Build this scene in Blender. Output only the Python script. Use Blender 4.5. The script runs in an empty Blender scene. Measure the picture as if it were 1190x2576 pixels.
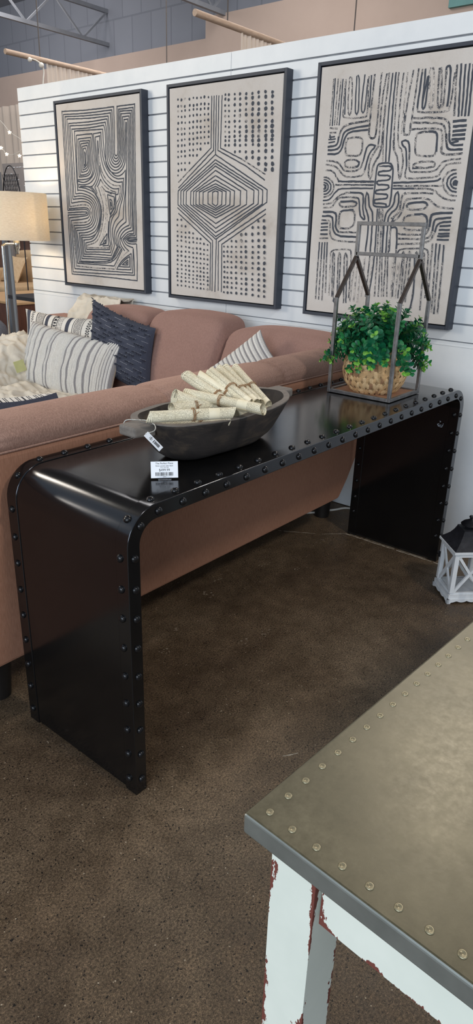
import bpy, math, random
from mathutils import Vector, Matrix, noise as mnoise
random.seed(7)
SC = bpy.context.scene
COL = SC.collection
PI = math.pi

# ------------------------------------------------------------------ camera
CAM = Vector((-0.8753, -1.0065, 1.3397))
FPX = 1698.94
RX = Vector((0.63712586, -0.77024586, 0.02814187))
RY = Vector((0.27937116, 0.26480895, 0.92294527))
RF = Vector((0.71834699, 0.58017027, -0.38390111))
cd = bpy.data.cameras.new('camera')
cam = bpy.data.objects.new('camera', cd)
COL.objects.link(cam)
cd.sensor_fit = 'VERTICAL'
cd.sensor_height = 36.0
cd.lens = FPX / 2576.0 * 36.0
cd.clip_start = 0.02
cam.matrix_world = Matrix(((RX.x, RY.x, -RF.x, CAM.x), (RX.y, RY.y, -RF.y, CAM.y), (RX.z, RY.z, -RF.z, CAM.z), (0, 0, 0, 1)))
SC.camera = cam

# ------------------------------------------------------------------ world, lights, exposure
SC.view_settings.view_transform = 'Standard'
SC.view_settings.look = 'None'
SC.view_settings.gamma = 1.0
SC.view_settings.use_curve_mapping = False
SC.view_settings.exposure = 0.0
wd = bpy.data.worlds.new('world')
SC.world = wd
wd.use_nodes = True
wd.node_tree.nodes['Background'].inputs[0].default_value = (0.74, 0.86, 1.0, 1)
wd.node_tree.nodes['Background'].inputs[1].default_value = 0.50


def area(name, loc, target, sx, sy, power, col):
    d = bpy.data.lights.new(name, 'AREA')
    d.shape = 'RECTANGLE'
    d.size, d.size_y, d.energy, d.color = sx, sy, power, col
    o = bpy.data.objects.new(name, d)
    COL.objects.link(o)
    o.location = loc
    o.rotation_euler = (Vector(target) - Vector(loc)).to_track_quat('-Z', 'Y').to_euler()
    return o


# daylight from the shop front behind the camera, the side window beyond the sofa, two ceiling track lamps
area('daylight_shopfront', (-5.2, -1.6, 2.1), (2.0, 0.8, 1.0), 5.0, 2.6, 235, (0.80, 0.90, 1.0))
area('daylight_side_window', (-2.9, 5.6, 2.5), (0.5, 0.6, 0.5), 1.6, 1.6, 110, (1.0, 0.90, 0.74))
area('track_lamp_right', (0.3, -3.0, 3.9), (0.6, 0.0, 0.3), 0.45, 0.45, 60, (1.0, 0.93, 0.84))
area('track_lamp_far', (3.9, 0.35, 4.5), (0.2, 0.2, 0.0), 0.4, 0.4, 85, (1.0, 0.90, 0.78))
area('store_ceiling_light', (4.6, 4.5, 4.6), (5.0, 5.5, 0.0), 3.0, 4.0, 190, (1.0, 0.96, 0.92))
area('added_aisle_fill', (4.6, 8.6, 4.6), (6.6, 10.2, 1.4), 2.0, 2.0, 165, (1.0, 0.95, 0.91))  # added unseen fill that brightens the tan wall and curtain at far left
area('ceiling_strip_light', (-0.15, 4.9, 3.9), (0.3, 2.6, 0.6), 0.5, 1.6, 55, (1.0, 0.90, 0.74))

# ------------------------------------------------------------------ helpers


def at(px, py, axis, val):
    """point of the place seen at pixel px,py that lies on the plane axis = val"""
    d = RX * ((px - 595.0) / FPX) - RY * ((py - 1288.0) / FPX) + RF
    t = (val - CAM[axis]) / d[axis]
    return CAM + d * t


ORG = {}


def tag(o, label=None, cat=None, group=None, kind=None):
    if label: o['label'] = label
    if cat: o['category'] = cat
    if group: o['group'] = group
    if kind: o['kind'] = kind
    return o


def thing(name, label, cat, loc=(0, 0, 0), group=None):
    o = bpy.data.objects.new(name, None)
    o.empty_display_size = 0.05
    COL.objects.link(o)
    o.location = loc
    ORG[o] = Vector(loc)
    return tag(o, label, cat, group)


def basis(d, upv=(0, 0, 1)):
    d = Vector(d).normalized()
    u = Vector(upv)
    if abs(d.dot(u)) > 0.98:
        u = Vector((1, 0, 0))
    a = d.cross(u).normalized()
    b = a.cross(d).normalized()
    return d, a, b


class MB:
    def __init__(s):
        s.v, s.f, s.m, s.uv = [], [], [], None
        s.cur = 0

    def add(s, vs, fs):
        n = len(s.v)
        s.v.extend(Vector(p) for p in vs)
        for f in fs:
            s.f.append([i + n for i in f])
            s.m.append(s.cur)

    def hexa(s, p):
        s.add(p, [(0, 3, 2, 1), (4, 5, 6, 7), (0, 1, 5, 4), (1, 2, 6, 5), (2, 3, 7, 6), (3, 0, 4, 7)])
        return s

    def box(s, lo, hi):
        (a, b, c), (d, e, f) = lo, hi
        return s.hexa([(a, b, c), (d, b, c), (d, e, c), (a, e, c), (a, b, f), (d, b, f), (d, e, f), (a, e, f)])

    def bar(s, p, q, w, h, up=(0, 0, 1)):
        p, q = Vector(p), Vector(q)
        d, a, b = basis(q - p, up)
        r = []
        for c in (p, q):
            r += [c - a * w / 2 - b * h / 2, c + a * w / 2 - b * h / 2, c + a * w / 2 + b * h / 2, c - a * w / 2 + b * h / 2]
        s.add(r, [(0, 3, 2, 1), (4, 5, 6, 7), (0, 1, 5, 4), (1, 2, 6, 5), (2, 3, 7, 6), (3, 0, 4, 7)])
        return s

    def tube(s, pts, r, n=8, caps=True, closed=False):
        pts = [Vector(p) for p in pts]
        N = len(pts)
        rad = r if isinstance(r, (list, tuple)) else [r] * N
        rings = []
        pa = None
        for i, p in enumerate(pts):
            if closed:
                d = pts[(i + 1) % N] - pts[i - 1]
            else:
                d = pts[min(i + 1, N - 1)] - pts[max(i - 1, 0)]
            if d.length < 1e-9: d = Vector((0, 0, 1))
            d.normalize()
            if pa is None:
                _, pa, b = basis(d)
            else:
                pa = pa - d * pa.dot(d)
                if pa.length < 1e-6: _, pa, b = basis(d)
                pa.normalize()
            b = pa.cross(d)
            rings.append([p + (pa * math.cos(2 * PI * k / n) + b * math.sin(2 * PI * k / n)) * rad[i] for k in range(n)])
        vs = [q for rg in rings for q in rg]
        fs = []
        for i in range(N if closed else N - 1):
            j = (i + 1) % N
            for k in range(n):
                l = (k + 1) % n
                fs.append((i * n + k, i * n + l, j * n + l, j * n + k))
        if caps and not closed:
            fs.append(tuple(range(n))[::-1])
            fs.append(tuple((N - 1) * n + k for k in range(n)))
        s.add(vs, fs)
        return s

    def lathe(s, prof, c, n=32, axis=(0, 0, 1), sx=1, sy=1):
        d, a, b = basis(axis)
        c = Vector(c)
        vs = []
        for r, h in prof:
            for k in range(n):
                t = 2 * PI * k / n
                vs.append(c + d * h + a * (r * math.cos(t) * sx) + b * (r * math.sin(t) * sy))
        fs = []
        for i in range(len(prof) - 1):
            for k in range(n):
                l = (k + 1) % n
                fs.append((i * n + k, i * n + l, (i + 1) * n + l, (i + 1) * n + k))
        s.add(vs, fs)
        return s

    def grid(s, fn, nu, nv, closeu=False):
        vs, fs = [], []
        for i in range(nu + 1):
            for j in range(nv + 1):
                vs.append(fn(i / nu, j / nv))
        for i in range(nu):
            for j in range(nv):
                a = i * (nv + 1) + j
                fs.append((a, a + nv + 1, a + nv + 2, a + 1))
        s.add(vs, fs)
        return s

    def ball(s, c, r, n=12, m=8, sc=(1, 1, 1)):
        c = Vector(c)
        return s.grid(lambda u, v: c + Vector((r * sc[0] * math.sin(PI * v) * math.cos(2 * PI * u), r * sc[1] * math.sin(PI * v) * math.sin(2 * PI * u), r * sc[2] * math.cos(PI * v))), n, m)

    def build(s, name, mats, parent=None, smooth=None, bevel=0, label=None, seg=2, sub=0, loc=None):
        if not isinstance(mats, (list, tuple)): mats = [mats]
        org = ORG[parent] if parent is not None else Vector((0, 0, 0))
        if loc is not None: org = Vector(loc)
        me = bpy.data.meshes.new(name)
        me.from_pydata([tuple(p - org) for p in s.v], [], s.f)
        for m in mats: me.materials.append(m)
        if len(mats) > 1: me.polygons.foreach_set('material_index', s.m)
        if s.uv:
            l = me.uv_layers.new(name='uv')
            for lp in me.loops: l.data[lp.index].uv = s.uv[lp.vertex_index]
        o = bpy.data.objects.new(name, me)
        COL.objects.link(o)
        if parent is not None: o.parent = parent
        if loc is not None and parent is None: o.location = loc
        ORG[o] = org
        if smooth is not None:
            me.polygons.foreach_set('use_smooth', [True] * len(me.polygons))
            if smooth < 180:
                me.set_sharp_from_angle(angle=math.radians(smooth))
        if bevel:
            md = o.modifiers.new('bevel', 'BEVEL')
            md.width, md.segments, md.limit_method, md.angle_limit = bevel, seg, 'ANGLE', math.radians(40)
        if sub:
            md = o.modifiers.new('subdivision', 'SUBSURF')
            md.levels = md.render_levels = sub
        me.update()
        if label: o['label'] = label
        return o


def lerp(a, b, t): return a + (b - a) * t


def catmull(pts, n=8, closed=False):
    pts = [Vector(p) for p in pts]
    N = len(pts)
    out = []
    for i in range(N if closed else N - 1):
        if closed:
            p0, p1, p2, p3 = pts[i - 1], pts[i], pts[(i + 1) % N], pts[(i + 2) % N]
        else:
            p0, p1, p2, p3 = pts[max(i - 1, 0)], pts[i], pts[i + 1], pts[min(i + 2, N - 1)]
        for k in range(n):
            t = k / n
            out.append(0.5 * ((2 * p1) + (p2 - p0) * t + (2 * p0 - 5 * p1 + 4 * p2 - p3) * t * t + (3 * p1 - p0 - 3 * p2 + p3) * t ** 3))
    if not closed: out.append(pts[-1])
    return out


# ------------------------------------------------------------------ materials
def srgb(r, g, b):
    f = lambda c: (c / 255 / 12.92) if c / 255 <= 0.04045 else ((c / 255 + 0.055) / 1.055) ** 2.4
    return (f(r), f(g), f(b), 1)


class NT:
    def __init__(s, name):
        s.mat = bpy.data.materials.new(name)
        s.mat.use_nodes = True
        s.t = s.mat.node_tree
        s.b = s.t.nodes['Principled BSDF']
        s.co = None

    def n(s, typ, **kw):
        x = s.t.nodes.new(typ)
        for k, v in kw.items():
            if k in x.inputs: x.inputs[k].default_value = v
            else: setattr(x, k, v)
        return x

    def l(s, a, b): s.t.links.new(a, b)

    def coord(s, scale=(1, 1, 1), kind='Object', rot=(0, 0, 0)):
        c = s.n('ShaderNodeTexCoord')
        m = s.n('ShaderNodeMapping')
        m.inputs['Scale'].default_value = scale
        m.inputs['Rotation'].default_value = rot
        s.l(c.outputs[kind], m.inputs[0])
        return m.outputs[0]

    def noise(s, scale, co=None, detail=4, rough=0.6, dist=0):
        x = s.n('ShaderNodeTexNoise')
        x.inputs['Scale'].default_value = scale
        x.inputs['Detail'].default_value = detail
        x.inputs['Roughness'].default_value = rough
        x.inputs['Distortion'].default_value = dist
        s.l(co if co is not None else s.coord(), x.inputs['Vector'])
        return x.outputs[0]

    def ramp(s, fac, stops, interp='LINEAR'):
        r = s.n('ShaderNodeValToRGB')
        r.color_ramp.interpolation = interp
        e = r.color_ramp.elements
        while len(e) < len(stops): e.new(0.5)
        for i, (p, c) in enumerate(stops):
            e[i].position = p
            e[i].color = c if len(c) == 4 else (*c, 1)
        s.l(fac, r.inputs[0])
        return r.outputs[0]

    def mix(s, fac, a, b, mode='MIX'):
        m = s.n('ShaderNodeMix', data_type='RGBA', blend_type=mode)
        for sock, v in ((m.inputs[0], fac), (m.inputs[6], a), (m.inputs[7], b)):
            if hasattr(v, 'links'): s.l(v, sock)
            else: sock.default_value = v
        return m.outputs[2]

    def math(s, op, a, b=None):
        m = s.n('ShaderNodeMath', operation=op)
        for sock, v in zip(m.inputs, (a, b)):
            if v is None: continue
            if hasattr(v, 'links'): s.l(v, sock)
            else: sock.default_value = v
        return m.outputs[0]

    def bump(s, h, strength=0.3, dist=0.01):
        b = s.n('ShaderNodeBump')
        b.inputs['Strength'].default_value = strength
        b.inputs['Distance'].default_value = dist
        s.l(h, b.inputs['Height'])
        s.l(b.outputs[0], s.b.inputs['Normal'])

    def base(s, c):
        if hasattr(c, 'links'): s.l(c, s.b.inputs['Base Color'])
        else: s.b.inputs['Base Color'].default_value = c
        return s

    def set(s, rough=0.6, metal=0.0, spec=0.5, ior=None):
        s.b.inputs['Roughness'].default_value = rough
        s.b.inputs['Metallic'].default_value = metal
        s.b.inputs['Specular IOR Level'].default_value = spec
        if ior: s.b.inputs['IOR'].default_value = ior
        return s


K0, K1 = (0, 0, 0, 1), (1, 1, 1, 1)


def plain(name, c1, c2=None, scale=30, rough=0.6, metal=0.0, spec=0.5, bump=0.0, bscale=None, stretch=(1, 1, 1), detail=4):
    m = NT(name)
    c2 = c2 or tuple(x * 0.85 for x in c1[:3]) + (1,)
    co = m.coord(stretch)
    nz = m.noise(scale, co, detail)
    m.base(m.ramp(nz, [(0.3, c1), (0.7, c2)])).set(rough, metal, spec)
    if bump: m.bump(m.noise(bscale or scale * 3, co, 3), bump, 0.003)
    return m.mat


def make_floor():
    m = NT('brown_sealed_concrete')
    co = m.coord()
    big = m.noise(1.6, co, 5, 0.6)
    mid = m.noise(14, co, 6, 0.7)
    fine = m.noise(190, co, 4, 0.8)
    c = m.ramp(big, [(0.32, srgb(78, 64, 50)), (0.5, srgb(100, 84, 66)), (0.68, srgb(115, 99, 80))])
    c = m.mix(0.75, c, m.ramp(mid, [(0.25, (0.45, 0.43, 0.42, 1)), (0.5, (0.9, 0.9, 0.9, 1)), (0.75, (1.45, 1.42, 1.38, 1))]), 'MULTIPLY')
    c = m.mix(0.9, c, m.ramp(fine, [(0.36, (0.30, 0.28, 0.27, 1)), (0.5, (1, 1, 1, 1)), (0.64, (1.9, 1.85, 1.8, 1))]), 'MULTIPLY')
    grit = m.noise(460, co, 2, 0.6)
    c = m.mix(0.8, c, m.ramp(grit, [(0.36, (0.45, 0.44, 0.43, 1)), (0.5, (1, 1, 1, 1)), (0.64, (1.55, 1.52, 1.5, 1))]), 'MULTIPLY')
    wn = m.n('ShaderNodeTexNoise')
    wn.inputs['Scale'].default_value = 170
    m.l(co, wn.inputs['Vector'])
    wv = m.n('ShaderNodeVectorMath', operation='MULTIPLY_ADD')
    m.l(wn.outputs['Color'], wv.inputs[0])
    wv.inputs[1].default_value = (0.009, 0.009, 0.009)
    m.l(co, wv.inputs[2])
    v = m.n('ShaderNodeTexVoronoi')
    v.inputs['Scale'].default_value = 115
    m.l(wv.outputs[0], v.inputs['Vector'])
    gate = m.noise(45, co, 2)
    pit = m.math('MULTIPLY', m.math('LESS_THAN', v.outputs[0], 0.22), m.math('GREATER_THAN', gate, 0.50))
    c = m.mix(pit, c, srgb(22, 18, 15))
    v2 = m.n('ShaderNodeTexVoronoi')
    v2.inputs['Scale'].default_value = 62
    m.l(m.coord(rot=(0, 0, 0.7)), v2.inputs['Vector'])
    fl = m.math('MULTIPLY', m.math('LESS_THAN', v2.outputs[0], 0.11), m.math('GREATER_THAN', m.noise(21, co, 2), 0.56))
    c = m.mix(fl, c, srgb(176, 160, 138))
    m.base(c).set(0.5, 0, 0.4)
    m.l(m.ramp(mid, [(0.3, (0.36,) * 3), (0.7, (0.62,) * 3)]), m.b.inputs['Roughness'])
    m.bump(m.math('SUBTRACT', fine, m.math('MULTIPLY', pit, 1.2)), 0.35, 0.002)
    return m.mat


def make_weave(name, c1, c2, lines=(1, 0, 0), freq=260, bump=0.35, rough=0.9, sheen=0.3):
    m = NT(name)
    co = m.coord()
    st = m.coord((lines[0] * freq + 18, lines[1] * freq + 18, lines[2] * freq + 18))
    a = m.noise(1.0, st, 3, 0.6)
    b = m.noise(6.0, co, 3, 0.5)
    f = m.math('ADD', m.math('MULTIPLY', a, 0.75), m.math('MULTIPLY', b, 0.25))
    m.base(m.ramp(f, [(0.38, c1), (0.62, c2)])).set(rough, 0, 0.2)
    m.b.inputs['Sheen Weight'].default_value = sheen
    m.b.inputs['Sheen Roughness'].default_value = 0.5
    m.b.inputs['Sheen Tint'].default_value = tuple(min(1, x * 2.2) for x in c2[:3]) + (1,)
    m.bump(a, bump, 0.002)
    return m.mat


def make_ink(name, dry):
    m = NT(name)
    co = m.coord((1, 1, 1))
    a = m.noise(420, co, 4, 0.7)
    b = m.noise(60, co, 2)
    f = m.math('ADD', a, m.math('MULTIPLY', m.math('SUBTRACT', b, 0.5), 0.5))
    canvas = srgb(205, 197, 190)
    ink = srgb(58, 62, 72)
    lo = 0.5 - 0.5 * (1 - dry)
    if dry <= 0: m.base(m.ramp(a, [(0.3, ink), (0.75, srgb(80, 85, 94))]))
    else: m.base(m.ramp(f, [(0.62 - dry * 0.22, ink), (0.72 - dry * 0.22, canvas)]))
    m.set(0.75, 0, 0.25)
    return m.mat


def make_text_paper():
    m = NT('printed_book_page')
    uv = m.n('ShaderNodeUVMap')
    sp = m.n('ShaderNodeSeparateXYZ')
    m.l(uv.outputs[0], sp.inputs[0])
    u, v = sp.outputs[0], sp.outputs[1]            # u metres along the roll, v metres around it
    row = m.math('FRACT', m.math('MULTIPLY', u, 290.0))
    ink = m.math('LESS_THAN', row, 0.40)
    cx = m.n('ShaderNodeCombineXYZ')
    m.l(m.math('FLOOR', m.math('MULTIPLY', u, 290.0)), cx.inputs[0])
    m.l(m.math('MULTIPLY', v, 300.0), cx.inputs[1])
    wn = m.noise(1.0, cx.outputs[0], 1, 0.5)
    words = m.math('GREATER_THAN', wn, 0.44)
    mg = m.math('GREATER_THAN', m.math('FRACT', m.math('ADD', m.math('MULTIPLY', v, 9.0), 0.1)), 0.16)
    mg2 = m.math('GREATER_THAN', m.math('FRACT', m.math('ADD', m.math('MULTIPLY', u, 5.4), 0.2)), 0.14)
    k = m.math('MULTIPLY', m.math('MULTIPLY', ink, words), m.math('MULTIPLY', mg, mg2))
    pc = m.ramp(m.noise(25), [(0.3, srgb(240, 232, 208)), (0.7, srgb(226, 214, 184))])
    m.base(m.mix(m.math('MULTIPLY', k, 0.66), pc, srgb(70, 66, 60))).set(0.85, 0, 0.2)
    return m.mat


def make_wood(name, c1, c2, c3, stretch=(4, 30, 30), rough=0.65, bump=0.3):
    m = NT(name)
    co = m.coord(stretch)
    a = m.noise(1.0, co, 6, 0.65, 0.6)
    b = m.noise(9, m.coord(), 3)
    f = m.math('ADD', m.math('MULTIPLY', a, 0.7), m.math('MULTIPLY', b, 0.3))
    m.base(m.ramp(f, [(0.3, c1), (0.52, c2), (0.72, c3)])).set(rough, 0, 0.3)
    m.bump(a, bump, 0.004)
    return m.mat


def make_distressed():
    m = NT('chipped_white_paint')
    co = m.coord((14, 14, 5))
    a = m.noise(1.6, co, 6, 0.72)
    at_ = m.n('ShaderNodeAttribute')
    at_.attribute_name = 'wear'
    f = m.math('ADD', a, m.math('MULTIPLY', at_.outputs['Fac'], 0.19))
    k = m.math('GREATER_THAN', f, 0.70)
    k2 = m.math('GREATER_THAN', f, 0.83)
    white = m.ramp(m.noise(6), [(0.3, srgb(224, 228, 218)), (0.7, srgb(210, 216, 206))])
    c = m.mix(k, white, srgb(112, 62, 54))
    c = m.mix(k2, c, srgb(74, 62, 58))
    m.base(c).set(0.6, 0, 0.35)
    m.bump(m.math('MULTIPLY', k, -1.0), 0.5, 0.001)
    return m.mat


def make_zinc():
    m = NT('aged_zinc_sheet')
    co = m.coord()
    a = m.noise(9, co, 6, 0.7)
    b = m.noise(90, co, 4, 0.7)
    f = m.math('ADD', m.math('MULTIPLY', a, 0.6), m.math('MULTIPLY', b, 0.4))
    m.base(m.ramp(f, [(0.35, srgb(74, 71, 55)), (0.52, srgb(88, 84, 67)), (0.68, srgb(102, 98, 80))])).set(0.4, 0.38, 0.5)
    m.l(m.ramp(b, [(0.3, (0.36,) * 3), (0.7, (0.44,) * 3)]), m.b.inputs['Roughness'])
    m.bump(f, 0.06, 0.002)
    return m.mat


def make_black():
    m = NT('black_lacquered_steel')
    co = m.coord()
    a = m.noise(3.5, co, 5)
    b = m.noise(600, co, 2)
    m.base(m.ramp(a, [(0.3, srgb(9, 9, 10)), (0.7, srgb(14, 14, 14))])).set(0.2, 0.0, 0.5, 2.05)
    m.b.inputs['Specular Tint'].default_value = (0.42, 0.44, 0.50, 1)
    m.l(m.ramp(a, [(0.3, (0.12,) * 3), (0.7, (0.19,) * 3)]), m.b.inputs['Roughness'])
    m.bump(b, 0.05, 0.0006)
    return m.mat


def make_canvas():
    m = NT('primed_canvas')
    co = m.coord()
    a = m.noise(3.0, co, 5, 0.6)
    w = m.noise(500, co, 2)
    c = m.ramp(a, [(0.28, srgb(176, 165, 154)), (0.45, srgb(206, 199, 193)), (0.7, srgb(214, 209, 205))])
    m.base(m.mix(0.12, c, m.ramp(w, [(0.3, K0), (0.7, K1)]), 'MULTIPLY')).set(0.85, 0, 0.2)
    m.bump(w, 0.15, 0.001)
    return m.mat


def make_block():
    m = NT('grey_block_wall')
    co = m.coord(rot=(0, 0, 0))
    sp = m.n('ShaderNodeSeparateXYZ')
    m.l(co, sp.inputs[0])
    cx = m.n('ShaderNodeCombineXYZ')
    m.l(sp.outputs[1], cx.inputs[0])
    m.l(sp.outputs[2], cx.inputs[1])
    br = m.n('ShaderNodeTexBrick')
    br.inputs['Color1'].default_value = srgb(128, 132, 142)
    br.inputs['Color2'].default_value = srgb(124, 128, 138)
    br.inputs['Mortar'].default_value = srgb(114, 118, 128)
    br.inputs['Scale'].default_value = 1.0
    br.inputs['Mortar Size'].default_value = 0.012
    br.inputs['Brick Width'].default_value = 0.4
    br.inputs['Row Height'].default_value = 0.6
    m.l(cx.outputs[0], br.inputs['Vector'])
    m.base(br.outputs[0]).set(0.9, 0, 0.2)
    return m.mat


def make_shade():
    m = NT('linen_lamp_shade')
    co = m.coord((1, 1, 1))
    a = m.noise(1, m.coord((60, 60, 420)), 3)
    c = m.ramp(a, [(0.3, srgb(244, 238, 226)), (0.7, srgb(226, 218, 202))])
    tr = m.n('ShaderNodeBsdfTranslucent')
    m.l(c, tr.inputs[0])
    m.base(c).set(0.9, 0, 0.1)
    mx = m.n('ShaderNodeMixShader')
    mx.inputs[0].default_value = 0.38
    m.l(m.b.outputs[0], mx.inputs[1])
    m.l(tr.outputs[0], mx.inputs[2])
    m.l(mx.outputs[0], m.t.nodes['Material Output'].inputs[0])
    m.bump(a, 0.2, 0.001)
    return m.mat


def make_sheer(name, c, op=0.6):
    m = NT(name)
    m.base(m.ramp(m.noise(1, m.coord((40, 40, 3))), [(0.3, c), (0.7, tuple(x * 0.9 for x in c[:3]) + (1,))])).set(0.9, 0, 0.1)
    m.b.inputs['Alpha'].default_value = op
    return m.mat


def make_glass():
    m = NT('clear_lantern_glass')
    m.base((1, 1, 1, 1)).set(0.02)
    m.b.inputs['Transmission Weight'].default_value = 1.0
    m.b.inputs['IOR'].default_value = 1.05
    return m.mat


def make_emit(name, c, s):
    m = NT(name)
    m.base(c)
    m.b.inputs['Emission Color'].default_value = c
    m.b.inputs['Emission Strength'].default_value = s
    return m.mat


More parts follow.
